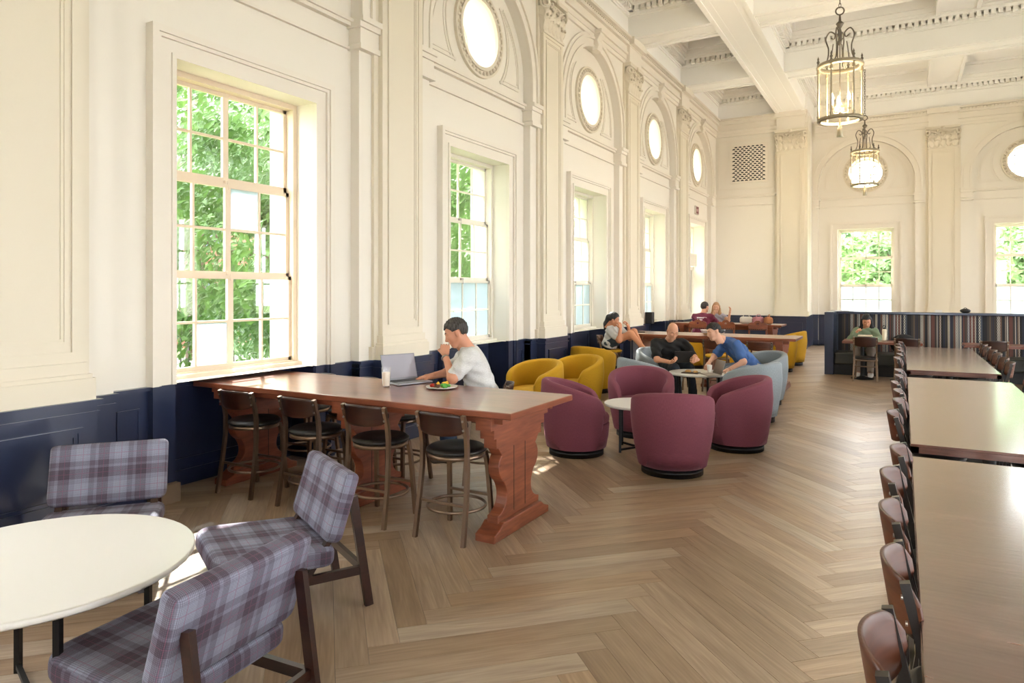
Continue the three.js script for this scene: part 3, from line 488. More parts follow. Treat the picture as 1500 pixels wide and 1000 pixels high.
function trestleTable(label, x0, x1, z0, z1, H, trestles, group) {
  const t = thing('trestle_table', label, 'table', [(x0 + x1) / 2, 0, (z0 + z1) / 2], 0, group), lx = (x1 - x0) / 2, lz = (z0 - z1) / 2;
  const topG = extr(rect(-lx, lx, -lz, lz), 0.045, 0.006).rotateX(-PI / 2).translate(0, H - 0.045, 0);
  mesh('table_top', boxUV(topG, 0.5), M.redTop, t);
  mesh('apron_rail', boxUV(join([bx(-lx + 0.3, lx - 0.3, H - 0.15, H - 0.045, -0.06, 0.06), bx(-lx + 0.12, lx - 0.12, H - 0.1, H - 0.045, -lz + 0.1, -lz + 0.14), bx(-lx + 0.12, lx - 0.12, H - 0.1, H - 0.045, lz - 0.14, lz - 0.1)]), 0.7), M.redLeg, t);
  for (const tx of trestles) {
    const o = [[0.3, 0.1], [0.3, 0.16], [0.2, 0.2], [0.16, 0.27], [0.2, 0.36], [0.27, 0.42], [0.285, 0.5], [0.25, 0.56], [0.26, 0.6], [0.3, 0.63]];
    const pts = [...o, ...o.slice().reverse().map(([a, b]) => [-a, b])], s = new THREE.Shape(); s.moveTo(0.3, 0.1);
    s.lineTo(0.3, 0.15); s.bezierCurveTo(0.18, 0.17, 0.14, 0.27, 0.22, 0.37); s.bezierCurveTo(0.3, 0.42, 0.31, 0.5, 0.25, 0.56); s.lineTo(0.31, 0.63); s.lineTo(-0.31, 0.63); s.lineTo(-0.25, 0.56); s.bezierCurveTo(-0.31, 0.5, -0.3, 0.42, -0.22, 0.37); s.bezierCurveTo(-0.14, 0.27, -0.18, 0.17, -0.3, 0.15); s.lineTo(-0.3, 0.1); s.closePath();
    const k = (H - 0.045) / 0.855;
    const foot = extr([[-0.4, 0], [0.4, 0], [0.4, 0.05], [0.33, 0.075], [0.28, 0.11], [-0.28, 0.11], [-0.33, 0.075], [-0.4, 0.05]], 0.16, 0.008).rotateY(-PI / 2).translate(0.08, 0, 0);
    mesh('trestle', boxUV(join([extr(s, 0.09, 0.006).rotateY(-PI / 2).translate(0.045, 0, 0).scale(1, k, 1).translate(tx, 0, 0), bx(tx - 0.05, tx + 0.05, 0.62 * k, 0.7 * k, -0.33, 0.33), bx(tx - 0.055, tx + 0.055, 0.69 * k, 0.76 * k, -0.37, 0.37), bx(tx - 0.06, tx + 0.06, 0.755 * k, H - 0.045, -0.42, 0.42), bx(tx - 0.052, tx - 0.044, 0.15, 0.6 * k, -0.1, -0.09), foot.translate(tx, 0, 0)]), 0.8), M.redLeg, t);
    mesh('plank_seam', [bx(tx + 0.045, tx + 0.047, 0.14, 0.6 * k, -0.085, -0.08), bx(tx + 0.045, tx + 0.047, 0.14, 0.6 * k, 0.08, 0.085)], M.black, t);
  }
  return t;
}
// ---------------------------------------------------------------- near white table with plaid chairs
roundTable('large round white table ringed by plaid lounge chairs', [-3.02, -1.43], 0.58, 0.615, undefined, 0.5);
makePlaidChair('plaid lounge chair against the navy wainscot', [-4.08, 0, -2.27], Math.atan2(-0.77, -0.64));
makePlaidChair('plaid lounge chair beside the counter stools, back to the window', [-2.95, 0, -2.53], 2.675);
makePlaidChair('plaid lounge chair with its back to the open floor', [-2.4, 0, -1.62], 1.67);
// ---------------------------------------------------------------- long red oak table and its counter stools
trestleTable('long red oak trestle table with a laptop and a plate on it', -5.43, -2.2, -3.83, -4.78, 0.9, [-1.35, 0.05, 1.37], 'red oak trestle tables');
const stool0 = makeStool('counter_stool', SG, M.walnutDark, M.bronze, 'counter stool next to the trestle end of the red oak table', 'stool', 'counter stools at the first oak table');
stool0.position.set(-2.72, 0, -3.97);
['counter stool second from the trestle end', 'counter stool third from the trestle end, near side', 'counter stool by the window end of the red oak table'].forEach((l, i) => dup(stool0, [[-3.4, -4.07, -4.79][i], 0, -3.96], [0.03, -0.02, 0.02][i], l));
['counter stool under the man in the white shirt', 'empty counter stool beyond the table, beside the laptop', 'counter stool across the table under the first window', 'counter stool in the window corner, far side'].forEach((l, i) => dup(stool0, [[-3.25, -3.9, -4.4, -4.97][i], 0, [-5.2, -4.78, -4.72, -4.74][i]], PI + [-1.04, 0.02, -0.03, 0.03][i], l));
// ---------------------------------------------------------------- burgundy group
const tubB = makeTub('burgundy velvet tub chair with its back to the open floor', 'burgundy tub chairs', M.burgundy);
tubB.position.set(-1.88, 0, -6.32); tubB.rotation.y = 0.32;
dup(tubB, [-2.97, 0, -6.55], Math.atan2(-0.75, 0.4), 'burgundy velvet tub chair at the end of the red oak table');
dup(tubB, [-2.68, 0, -7.75], PI + 0.35, 'burgundy velvet tub chair with its back to the blue chairs');
dup(tubB, [-1.56, 0, -7.6], 2.0, 'burgundy velvet tub chair beside the blue ones, facing the wall');
roundTable('small round white table amid burgundy chairs', [-2.45, -7.0], 0.36, 0.5);
// ---------------------------------------------------------------- yellow group by the wall
const tubY = makeTub('yellow velvet tub chair nearest the man in the white shirt', 'yellow tub chairs', M.yellow);
tubY.position.set(-4.2, 0, -7.95); tubY.rotation.y = PI - 0.3;
dup(tubY, [-3.98, 0, -8.8], 0.27, 'yellow velvet tub chair turned away, against another yellow chair');
dup(tubY, [-4.52, 0, -10.65], PI + 0.2, 'sunlit yellow velvet tub chair by the small table');
roundTable('little round white side table between yellow chairs', [-4.33, -9.92], 0.22, 0.52, undefined, 0.1);
dup(tubY, [-2.28, 0, -15.3], Math.atan2(-0.9, 0.1) + PI, 'yellow velvet tub chair at the end of the second oak table');
dup(tubY, [-2.25, 0, -16.75], Math.atan2(-0.9, 0.1) + PI, 'farther yellow velvet tub chair near the navy pier');
dup(tubY, [-3.15, 0, -14.9], PI, 'yellow velvet tub chair beyond the second oak table, behind the laptop');
dup(tubY, [-4.0, 0, -15.0], PI, 'yellow velvet tub chair beyond the second oak table, mid way');
// ---------------------------------------------------------------- blue group
const tubA = makeTub('grey-blue tub chair with its back to the burgundy chairs, left', 'grey-blue tub chairs', M.blue);
tubA.position.set(-3.1, 0, -9.1); tubA.rotation.y = -0.785;
dup(tubA, [-1.72, 0, -9.35], 1.25, 'grey-blue tub chair in front of the man in the polo shirt');
dup(tubA, [-3.35, 0, -10.6], Math.atan2(-0.8, -0.45), 'grey-blue tub chair holding the bald man');
dup(tubA, [-1.85, 0, -10.8], 2.5, 'grey-blue tub chair holding the man in the polo shirt');
roundTable('round white table between the two talking men', [-2.55, -9.88], 0.42, 0.52, undefined, 0.6);
// ---------------------------------------------------------------- second and third oak tables with stools
trestleTable('second red oak trestle table behind the blue chairs', -4.5, -1.52, -12.03, -12.97, 0.9, [-1.2, 0, 1.22], 'red oak trestle tables');
const stool2 = makeStool('counter_stool', SG, M.walnut, M.bronze, 'brown counter stool at the second oak table behind the bald man', 'stool', 'counter stools at the second oak table', std({ color: '#c99a1c', roughness: 0.7 }));
stool2.position.set(-3.45, 0, -11.75);
dup(stool2, [-2.72, 0, -11.75], 0.03, 'brown counter stool with mustard seat behind the laptop screen');
dup(stool2, [-2.0, 0, -11.75], -0.04, 'brown counter stool behind the polo shirt man');
dup(stool2, [-4.66, 0, -11.8], -1.35, 'brown counter stool under the woman with drawn-up knees');
trestleTable('third red oak trestle table by the pier wall', -5.0, -2.4, -16.6, -17.4, 0.9, [-1.0, 1.05], 'red oak trestle tables');
// ---------------------------------------------------------------- dark dining tables with dining chairs, right
function diningTable(label, z0, z1) {
  const t = thing('dining_table', label, 'table', [0.52, 0, (z0 + z1) / 2], 0, 'dark dining tables'), l = (z0 - z1) / 2, H = 0.73;
  mesh('table_top', boxUV(extr(rect(-0.475, 0.475, -l, l), 0.016, 0.004).rotateX(-PI / 2).translate(0, H - 0.016, 0), 0.6).rotateY(0), M.darkTop, t);
  mesh('top_edge', boxUV(join([bx(-0.475, 0.475, H - 0.055, H - 0.016, -l, -l + 0.05), bx(-0.475, 0.475, H - 0.055, H - 0.016, l - 0.05, l), bx(-0.475, -0.43, H - 0.055, H - 0.016, -l, l), bx(0.43, 0.475, H - 0.055, H - 0.016, -l, l)]), 0.6), M.darkTop, t);
  for (const z of [-l * 0.62, l * 0.62]) mesh('pedestal', [cyl(0.04, 0.04, H - 0.08, 0, (H - 0.08) / 2 + 0.02, z, 16), cyl(0.05, 0.27, 0.03, 0, 0.03, z, 24), box(0.5, 0.03, 0.08, 0, H - 0.06, z), box(0.08, 0.03, 0.5, 0, H - 0.06, z)], M.black, t);
  return t;
}
diningTable('dark dining table farthest from the striped booth', -0.75, -4.63);
diningTable('dark dining table in the middle of the right-hand row', -5.0, -8.83);
diningTable('dark dining table nearest the striped booth', -9.64, -13.6);
const chairD = makeStool('dining_chair', DG, M.walnut, M.gunmetal, 'brown dining chair tucked along the window side of the nearest dark table', 'chair', 'dining chairs on the aisle side of the nearest dark table');
const rowZ = [[-1.95, -2.55, -3.12, -3.7, -4.3], [-5.55, -6.2, -6.8, -7.4, -8.0, -8.55], [-10.1, -10.7, -11.35, -12.0, -12.65, -13.2]];
const ord = (i, n) => ', ' + ['at its booth end', 'second from its booth end', 'third from its booth end', 'fourth from its booth end', 'fifth from its booth end', 'sixth from its booth end'][n - 1 - i];
const rowLab = ['aisle-side dining chair at the dark table farthest from booth', 'aisle-side dining chair at the middle dark table', 'aisle-side dining chair at the dark table nearest booth'];
const rowGrp = ['aisle chairs of the nearest dark table', 'aisle chairs of the middle dark table', 'aisle chairs of the dark table by the booth'];
rowZ.forEach((zs, j) => zs.forEach((z, i) => { const p = [0.2 + 0.02 * Math.sin(z * 7), 0, z], a = -PI / 2 + 0.05 * Math.sin(z * 13); if (!i && !j) { chairD.position.set(...p); chairD.rotation.y = a; chairD.userData.label = rowLab[0] + ord(0, zs.length); chairD.userData.group = rowGrp[0]; } else dup(chairD, p, a, rowLab[j] + ord(i, zs.length), rowGrp[j]); }));
[[-10.1, 2], [-10.7, 2], [-11.35, 2], [-12.0, 2], [-12.65, 2], [-13.2, 2], [-5.55, 1], [-6.2, 1], [-6.8, 1], [-7.4, 1], [-8.0, 1], [-8.55, 1]].forEach(([z, j], idx) => dup(chairD, [0.9 + 0.02 * Math.sin(z * 5), 0, z], PI / 2 + 0.06 * Math.sin(z * 9), ['', 'inner-side dining chair at the middle dark table', 'inner-side dining chair at the dark table nearest booth'][j] + ord(idx % 6, 6), ['', 'far side chairs of the middle dark table', 'far side chairs of the dark table by the booth'][j]));
// ---------------------------------------------------------------- booth
const stripeT = (() => {
  const r = rng(12), cols = [[24, 26, 36], [38, 42, 58], [58, 52, 50], [86, 72, 62], [120, 128, 138], [30, 30, 34], [70, 78, 92], [96, 60, 54], [150, 140, 124], [44, 50, 66]], st = [];
  let x = 0; while (x < 1) { const w = 0.008 + 0.02 * r(); st.push([x, x + w, cols[r() * cols.length | 0], r() < 0.22]); x += w; }
  return tex(1024, 64, (u, v) => { const s = st.find((q) => u >= q[0] && u < q[1]) || st[0]; let c = s[2]; if (s[3]) { const k = Math.abs(((u - s[0]) / (s[1] - s[0])) * 2 - 1), ph = Math.abs(((v * 8) % 1) * 2 - 1); c = Math.abs(k - ph) < 0.4 ? [186, 180, 168] : c; } return c; });
})();
M.stripe = phys({ map: stripeT, bumpMap: clothB, bumpScale: 0.0005, roughness: 0.8, sheen: 0.2, sheenColor: new THREE.Color('#888'), name: 'striped upholstery' });
M.olive = std({ color: '#34352f', roughness: 0.38, name: 'olive vinyl' });
{
  const b = thing('booth_bench', 'long booth bench with striped high back and navy end panel', 'booth', [0, 0, -15.2]);
  const back = extr([[0, 0.4], [0.16, 0.4], [0.1, 1.2], [0.02, 1.2]], 8.2, 0.012).rotateY(-PI / 2).rotateY(PI);
  const bg = prep(bx(-1.2, 7.0, 0.4, 1.22, -0.72, -0.58)); { const p = bg.attributes.position, u = bg.attributes.uv; for (let i = 0; i < p.count; i++) { if (p.getZ(i) > -0.65 && p.getY(i) > 0.8) p.setZ(i, p.getZ(i) - 0.07); u.setXY(i, p.getX(i) / 1.25, p.getY(i) * 2.2); } bg.computeVertexNormals(); }
  mesh('striped_back', bg, M.stripe, b); mesh('back_cap', rbox(8.2, 0.05, 0.2, 0.01, 2.9, 1.235, -0.7), M.navy, b); mesh('back_panel', bx(-1.2, 7, 0, 1.21, -0.8, -0.72), M.navy, b);
  mesh('end_panel', rbox(0.17, 1.26, 0.86, 0.008, -1.29, 0.63, -0.4), M.navy, b);
  for (let i = 0; i < 4; i++) mesh('seat_cushion', rbox(2.03, 0.24, 0.62, 0.035, -0.18 + i * 2.05, 0.33, -0.3, 3), M.olive, b);
  mesh('kick_base', bx(-1.2, 7, 0, 0.21, -0.7, -0.06), M.black, b);
}
function boothTable(label, x0, x1) {
  const t = thing('booth_table', label, 'table', [(x0 + x1) / 2, 0, -14.75], 0, 'booth tables'), w = (x1 - x0) / 2;
  mesh('table_top', boxUV(extr(rect(-w, w, -0.33, 0.33), 0.045, 0.006).rotateX(-PI / 2).translate(0, 0.69, 0), 0.5), M.redTop, t);
  for (const x of [-w * 0.5, w * 0.5]) mesh('pedestal', [cyl(0.035, 0.035, 0.66, x, 0.35, 0, 14), lathe([[0, 0], [0.2, 0], [0.2, 0.012], [0.06, 0.04], [0.04, 0.06], [0, 0.06]], 24).translate(x, 0, 0), box(0.4, 0.02, 0.06, x, 0.68, 0)], M.black, t);
}
boothTable('oak booth table with an open box and a tall bottle', -1.0, 0.32); boothTable('empty oak booth table farther along the striped bench', 0.95, 2.4);
const chairBooth = makeStool('dining_chair', DG, M.walnutDark, M.bronze, 'bronze-framed dining chair opposite the woman in green', 'chair', 'chairs at the booth tables'); chairBooth.position.set(-0.6, 0, -14.45);
dup(chairBooth, [0.08, 0, -14.4], -0.05, 'empty dining chair beside it at the first booth table', 'chairs at the booth tables');
dup(chairBooth, [1.35, 0, -14.4], 0.06, 'dining chair at the left half of the second booth table', 'chairs at the booth tables');
dup(chairBooth, [2.0, 0, -14.4], -0.05, 'dining chair at the right half of the second booth table', 'chairs at the booth tables');
// carved chairs at the third table
function carvedChair(label, x, z, a) {
  const t = thing('carved_chair', label, 'chair', [x, 0, z], a, 'carved chairs at the third oak table');
  const s = new THREE.Shape(); s.moveTo(-0.2, 0); s.lineTo(0.2, 0); s.lineTo(0.205, 0.13); s.quadraticCurveTo(0.15, 0.19, 0.09, 0.16); s.quadraticCurveTo(0.04, 0.23, 0, 0.21); s.quadraticCurveTo(-0.04, 0.23, -0.09, 0.16); s.quadraticCurveTo(-0.15, 0.19, -0.205, 0.13); s.closePath();
  mesh('backrest', boxUV(extr(s, 0.03, 0.006, [circ(0, 0.13, 0.025)]).translate(0, 0.8, 0.17), 2), M.redLeg, t); mesh('seat', rbox(0.42, 0.05, 0.4, 0.015, 0, 0.6, 0), M.redLeg, t);
  for (const [sx, sz] of [[-1, -1], [1, -1], [-1, 1], [1, 1]]) mesh('leg', bar([sx * 0.19, 0, sz * 0.18], [sx * 0.185, sz > 0 ? 0.86 : 0.6, sz * 0.18], 0.035, 0.035), M.redLeg, t);
  mesh('nail_head', [-4, -3, -2, -1, 0, 1, 2, 3, 4].map((i) => sph(0.012, i * 0.045, 0.815, 0.205, 8)), M.black, t);
  mesh('stretcher', [bar([-0.19, 0.25, 0.18], [0.19, 0.25, 0.18], 0.025, 0.025), bar([-0.19, 0.25, -0.18], [0.19, 0.25, -0.18], 0.025, 0.025)], M.redLeg, t);
}
carvedChair('carved back chair beside the seated pair at the third table', -3.55, -16.35, 0); carvedChair('carved back chair in front of the bags on the third table', -2.85, -16.35, 0.04); carvedChair('carved back chair holding the man in the maroon shirt', -4.2, -16.3, 0.1);
// ---------------------------------------------------------------- lanterns
const lampGlow = std({ color: '#fff3dc', emissive: '#ffcf8a', emissiveIntensity: 5, name: 'candle bulb' });
M.aged = std({ color: '#6f675c', roughness: 0.45, metalness: 0.7, name: 'aged nickel' }); M.brassPale = std({ color: '#a79c86', roughness: 0.4, metalness: 0.6, name: 'pale brass' });
M.lampGlass = phys({ color: '#fffdf6', roughness: 0.05, transmission: 1, thickness: 0, ior: 1.4, name: 'lantern glass' });
function lantern(label, x, z, lit) {
  const y0 = 4.37, H = 0.85, R = 0.315, t = thing('hanging_lantern', label, 'lantern', [x, y0, z], 0.2, 'hanging lanterns'), ch = [], top = TOPY - y0;
  mesh('bottom_ring', lathe([[R - 0.035, 0], [R + 0.012, 0], [R + 0.02, 0.02], [R + 0.012, 0.05], [R - 0.01, 0.055], [R - 0.035, 0.04], [R - 0.035, 0]], 40), M.brassPale, t);
  mesh('top_ring', lathe([[R - 0.03, H], [R + 0.025, H], [R + 0.03, H + 0.03], [R + 0.015, H + 0.06], [R - 0.03, H + 0.06], [R - 0.03, H]], 40), M.brassPale, t);
  mesh('glass_cylinder', new THREE.CylinderGeometry(R - 0.015, R - 0.015, H - 0.05, 40, 1, true).translate(0, H / 2 + 0.02, 0), M.lampGlass, t);
  for (let i = 0; i < 6; i++) { const a = i / 6 * PI * 2, c = Math.cos(a) * R, s = Math.sin(a) * R; const p = mesh('post', [rod([c, 0.03, s], [c, H, s], 0.013), cyl(0.02, 0.026, 0.06, c, H - 0.05, s, 10), cyl(0.024, 0.018, 0.06, c, 0.07, s, 10)], M.brassPale, t);
    mesh('finial', lathe([[0, 0], [0.022, 0], [0.012, 0.03], [0.024, 0.055], [0.01, 0.085], [0.016, 0.1], [0, 0.15]], 10).translate(c, H + 0.06, s), M.aged, p); }
  for (let i = 0; i < 4; i++) { const a = i / 4 * PI * 2 + 0.4, C = Math.cos(a), S = Math.sin(a), P = (r, y) => [C * r, y, S * r];
    mesh('crown_scroll', [tube([P(R - 0.02, H + 0.05), P(0.2, H + 0.14), P(0.17, H + 0.32), P(0.21, H + 0.5), P(0.15, H + 0.6), P(0.07, H + 0.54), P(0.09, H + 0.47), P(0.13, H + 0.5)], 0.011, 7, 40), tube([P(0.14, H + 0.05), P(0.12, H + 0.25), P(0.1, H + 0.4)], 0.008, 6, 12)], M.aged, t); }
  mesh('stem', [lathe([[0, H + 0.35], [0.02, H + 0.36], [0.03, H + 0.42], [0.018, H + 0.5], [0.03, H + 0.55], [0.015, H + 0.62], [0.05, H + 0.68], [0.06, H + 0.7], [0.02, H + 0.74], [0.012, H + 0.84], [0, H + 0.84]], 14), rod([0, 0.1, 0], [0, H + 0.4, 0], 0.008)], M.aged, t);
  mesh('glass_crown', lathe([[R - 0.1, H - 0.02], [R - 0.1, H + 0.02], [0.17, H + 0.06], [0.15, H + 0.2], [0.1, H + 0.25]], 30), M.lampGlass, t);
  mesh('hanging_ring', new THREE.TorusGeometry(0.06, 0.011, 8, 24).translate(0, H + 0.9, 0), M.aged, t);
  for (let y = H + 0.985, k = 0; y < top - 0.03; y += 0.062, k++) ch.push(new THREE.TorusGeometry(0.022, 0.0065, 5, 10).scale(0.75, 1.6, 1).rotateY(k % 2 ? PI / 2 : 0).translate(0, y, 0));
  mesh('chain', ch, M.aged, t); mesh('ceiling_rose', lathe([[0, top - 0.06], [0.05, top - 0.06], [0.12, top - 0.02], [0.13, top], [0, top]], 24), M.aged, t);
  mesh('tassel', lathe([[0, -0.24], [0.05, -0.24], [0.036, -0.1], [0.02, -0.08], [0.02, -0.02], [0.01, 0.1], [0, 0.1]], 16), M.brassPale, t);
  for (let i = 0; i < 3; i++) { const a = i / 3 * PI * 2 + 0.5, c = Math.cos(a), s = Math.sin(a);
    const arm = mesh('candle_arm', [tube([[0, 0.16, 0], [c * 0.06, 0.12, s * 0.06], [c * 0.13, 0.13, s * 0.13], [c * 0.14, 0.19, s * 0.14]], 0.008, 6, 16), cyl(0.016, 0.016, 0.13, c * 0.14, 0.25, s * 0.14, 10), cyl(0.03, 0.02, 0.02, c * 0.14, 0.185, s * 0.14, 12)], M.brassPale, t);
    mesh('bulb', lathe([[0, 0.31], [0.018, 0.32], [0.026, 0.36], [0.016, 0.41], [0, 0.45]], 12).translate(c * 0.14, 0, s * 0.14), lampGlow, arm); }
  const l = new THREE.PointLight(new THREE.Color(1, 0.82, 0.6), 4, 0, 2); l.position.set(0, 0.36, 0); l.shadow.radius = 4; l.castShadow = true; t.add(l);
  return t;
}
lantern('glass cylinder lantern hanging over the aisle beside the grey-blue chairs', -0.86, C0 - BAY * 2);
lantern('glass cylinder lantern hanging in front of the round far window', -0.84, C0 - BAY * 4);
// exit sign
{
  const t = thing('exit_sign', 'small red lettered exit sign above the door', 'sign', [XF - 0.12, 4.0, C0 - BAY * 4], PI / 2);
  mesh('sign_box', rbox(0.32, 0.24, 0.05, 0.008, 0, 0, 0.025), std({ color: '#d8cfc4', roughness: 0.5 }), t);
  const c = document.createElement('canvas'); c.width = 128; c.height = 96; const x = c.getContext('2d'); x.fillStyle = '#6e2f2f'; x.fillRect(0, 0, 128, 96); x.fillStyle = '#e9c9c0'; x.font = 'bold 46px sans-serif'; x.textAlign = 'center'; x.textBaseline = 'middle'; x.fillText('EXIT', 64, 50);
  const ct = new THREE.CanvasTexture(c); ct.colorSpace = THREE.SRGBColorSpace; mesh('sign_face', new THREE.PlaneGeometry(0.28, 0.2).translate(0, 0, 0.052), std({ map: ct, roughness: 0.5 }), t);
}
// ---------------------------------------------------------------- outdoors
const lawn = structure('ground', 'lawn and paving outside the windows', 'ground');
const grassT = tex(256, 256, (u, v, x, y) => { const n = fbm(u * 9, v * 9, 2, 3), k = perlin.noise(x * 0.9, y * 0.9, 4); return [124 + 40 * n + 26 * k, 140 + 40 * n + 26 * k, 92 + 26 * n + 14 * k]; }); grassT.repeat.set(40, 40);
{
  mesh('lawn', new THREE.PlaneGeometry(128, 160).rotateX(-PI / 2).translate(-56, -0.42, -30), std({ map: grassT, roughness: 1 }), lawn);
  mesh('far_lawn', new THREE.PlaneGeometry(60, 50).rotateX(-PI / 2).translate(36, -0.42, -49), std({ map: grassT, roughness: 1 }), lawn); mesh('paved_court', bx(8, 40, -0.5, -0.42, -24, 30), std({ color: '#b3aea6', roughness: 0.9 }), lawn);
  mesh('street_path', bx(-19.5, -16.5, -0.44, -0.4, -70, 30), std({ color: '#b9b4ad', roughness: 0.9 }), lawn);
}
const leafMats = ['#547a38', '#668d44', '#466a32'].map((c) => phys({ color: c, roughness: 0.65, transmission: 0.35, thickness: 0, side: THREE.DoubleSide, name: 'leaf' }));
const leafG = (() => { const g = new THREE.BufferGeometry(); g.setAttribute('position', new THREE.Float32BufferAttribute([0, 0, 0, 0.028, 0.008, 0.05, 0, -0.01, 0.13, -0.028, 0.008, 0.05], 3)); g.setIndex([0, 1, 2, 0, 2, 3]); g.computeVertexNormals(); return g; })();
function tree(label, x, z, H, R, low, n, seed, mi, s = 1, conifer = false) {
  const t = thing('leafy_tree', label, 'tree', [x, -0.42, z], 0, 'trees outside the windows'), r = rng(seed), pts = [[0, 0, 0], [0.05, H * 0.25, 0.05], [-0.05, H * 0.5, 0], [0.1, H * 0.8, 0.1]];
  const bark = std({ color: '#5a4a3c', roughness: 0.95 });
  mesh('trunk', tube(pts, H * 0.028, 8, 16), bark, t);
  for (let i = 0; i < 7; i++) { const a = i * 2.4, y = low + (H - low) * (0.1 + 0.1 * i); mesh('branch', tube([[0, y * 0.9, 0], [Math.cos(a) * R * 0.4, y + 0.3, Math.sin(a) * R * 0.4], [Math.cos(a) * R * 0.75, y + 0.5, Math.sin(a) * R * 0.75]], H * 0.009, 6, 10), bark, t); }
  const im = new THREE.InstancedMesh(leafG, leafMats[mi], n), m = new THREE.Matrix4(), e = new THREE.Euler(), qn = new THREE.Quaternion();
  const clumps = []; for (let i = 0; i < 110; i++) { const v = r(), a = r() * PI * 2, y = low + (H - low) * v, rad = R * (conifer ? (1 - v) * 0.95 + 0.05 : Math.pow(Math.sin(PI * (0.12 + 0.83 * v)), 0.6)) * Math.sqrt(0.25 + 0.75 * r()); clumps.push([Math.cos(a) * rad, y, Math.sin(a) * rad, (0.5 + 0.6 * r()) * R * 0.26]); }
  for (let i = 0; i < n; i++) {
    const c = clumps[r() * 110 | 0], u = r() * 2 - 1, a = r() * PI * 2, q = Math.sqrt(1 - u * u), k = c[3] * Math.cbrt(r());
    e.set(0.5 + r() * 1.2, r() * PI * 2, r() * 0.8 - 0.4); const sc = s * (0.8 + 0.8 * r());
    m.compose(V3(c[0] + q * Math.cos(a) * k, c[1] + u * k * 0.8, c[2] + q * Math.sin(a) * k), qn.setFromEuler(e), V3(sc, sc, sc)); im.setMatrixAt(i, m);
  }
  im.name = 'foliage'; im.castShadow = im.receiveShadow = true; im.userData.kind = 'stuff'; t.add(im); return t;
}
tree('bright green tree in the right half of the first window', -11.0, -12.0, 8.5, 4.0, 1.0, 52000, 3, 1, 1.15);
tree('bright green tree in the left half of the first window', -11.6, -4.6, 8.5, 4.0, 1.0, 52000, 5, 1, 1.15);
tree('green tree beyond the first window, farther back', -18.6, -13.2, 10, 4, 1.2, 24000, 4, 0, 1.7);
tree('green tree seen through the second window', -12.5, -20.5, 9, 3.0, 1.8, 18000, 6, 1, 1.5);
tree('dark green tree behind the pale building corner', -22, -27, 11, 4.5, 2, 12000, 8, 2, 2.2);
tree('dark conifer at the edge of the far window', -3.6, -37, 8.2, 2.2, 0.6, 9000, 12, 2, 2.2, true);
tree('low green tree behind the woman in green', -0.6, -38, 5.2, 3.2, 0.8, 10000, 14, 1, 2.2);
tree('low green tree outside the far right window', 3.6, -37, 5.2, 3.2, 0.8, 10000, 15, 1, 2.2);
[[-5, -33], [-2.6, -32], [-0.2, -33.5], [2.2, -32], [4.6, -33], [7, -32.5]].forEach(([x, z], i) => tree(['round bush left of the conifer', 'round bush before the conifer', 'round bush in line with the far lantern', 'round bush between the far windows', 'round bush outside the second far window', 'round bush at the end of the hedge row'][i], x, z, 4.2, 1.7, 0.5, 9000, 40 + i, i % 2, 1.7));
tree('taller green tree outside the far right window', 7.2, -40, 7.5, 3.4, 1, 10000, 16, 0, 2.2);
{ // iron fence along the street
  const t = thing('iron_fence', 'black iron picket fence beyond the lawn', 'fence', [-15.4, -0.42, -10]);
  mesh('rail', [bx(-0.02, 0.02, 0.95, 1.0, -14, 14), bx(-0.02, 0.02, 0.15, 0.2, -14, 14)], M.black, t);
  const g = bx(-0.012, 0.012, 0, 1.15, -0.012, 0.012); for (let z = -13.5; z <= 13.5; z += 0.22) mesh('picket', g, M.black, t).position.z = z;
}
{ // pale stone building across the street
  const t = thing('stone_building', 'pale stone building across the street', 'building', [-34, -0.42, -44]);
  mesh('wall', bx(-6, 6, 0, 11, -16, 16), std({ color: '#cfc6b8', roughness: 0.9 }), t); mesh('roof', bx(-6.4, 6.4, 11, 11.6, -16.4, 16.4), std({ color: '#8d857c', roughness: 0.9 }), t);
  const wg = bx(6.0, 6.06, 0, 1.9, -0.6, 0.6), wm = std({ color: '#6f7b86', roughness: 0.2 }); for (let i = 0; i < 8; i++) for (const y of [1.2, 4.6, 8]) { const w = mesh('building_window', wg, wm, t); w.position.set(0, y, -13.5 + i * 3.9); }
  const b = thing('brick_house', 'red brick house glimpsed through the first window', 'building', [-27, -0.42, -17]);
  mesh('wall', bx(-4, 4, 0, 6, -5, 5), std({ color: '#8a5a4a', roughness: 0.9 }), b); mesh('roof', extr([[-4.5, 6], [4.5, 6], [0, 9]], 10.6).translate(0, 0, -5.3), std({ color: '#5b524c', roughness: 0.9 }), b);
  for (let i = 0; i < 3; i++) for (const y of [1.1, 3.8]) mesh('building_window', bx(4, 4.05, y, y + 1.3, -3.6 + i * 3, -2.6 + i * 3), std({ color: '#59636d', roughness: 0.2 }), b);
}
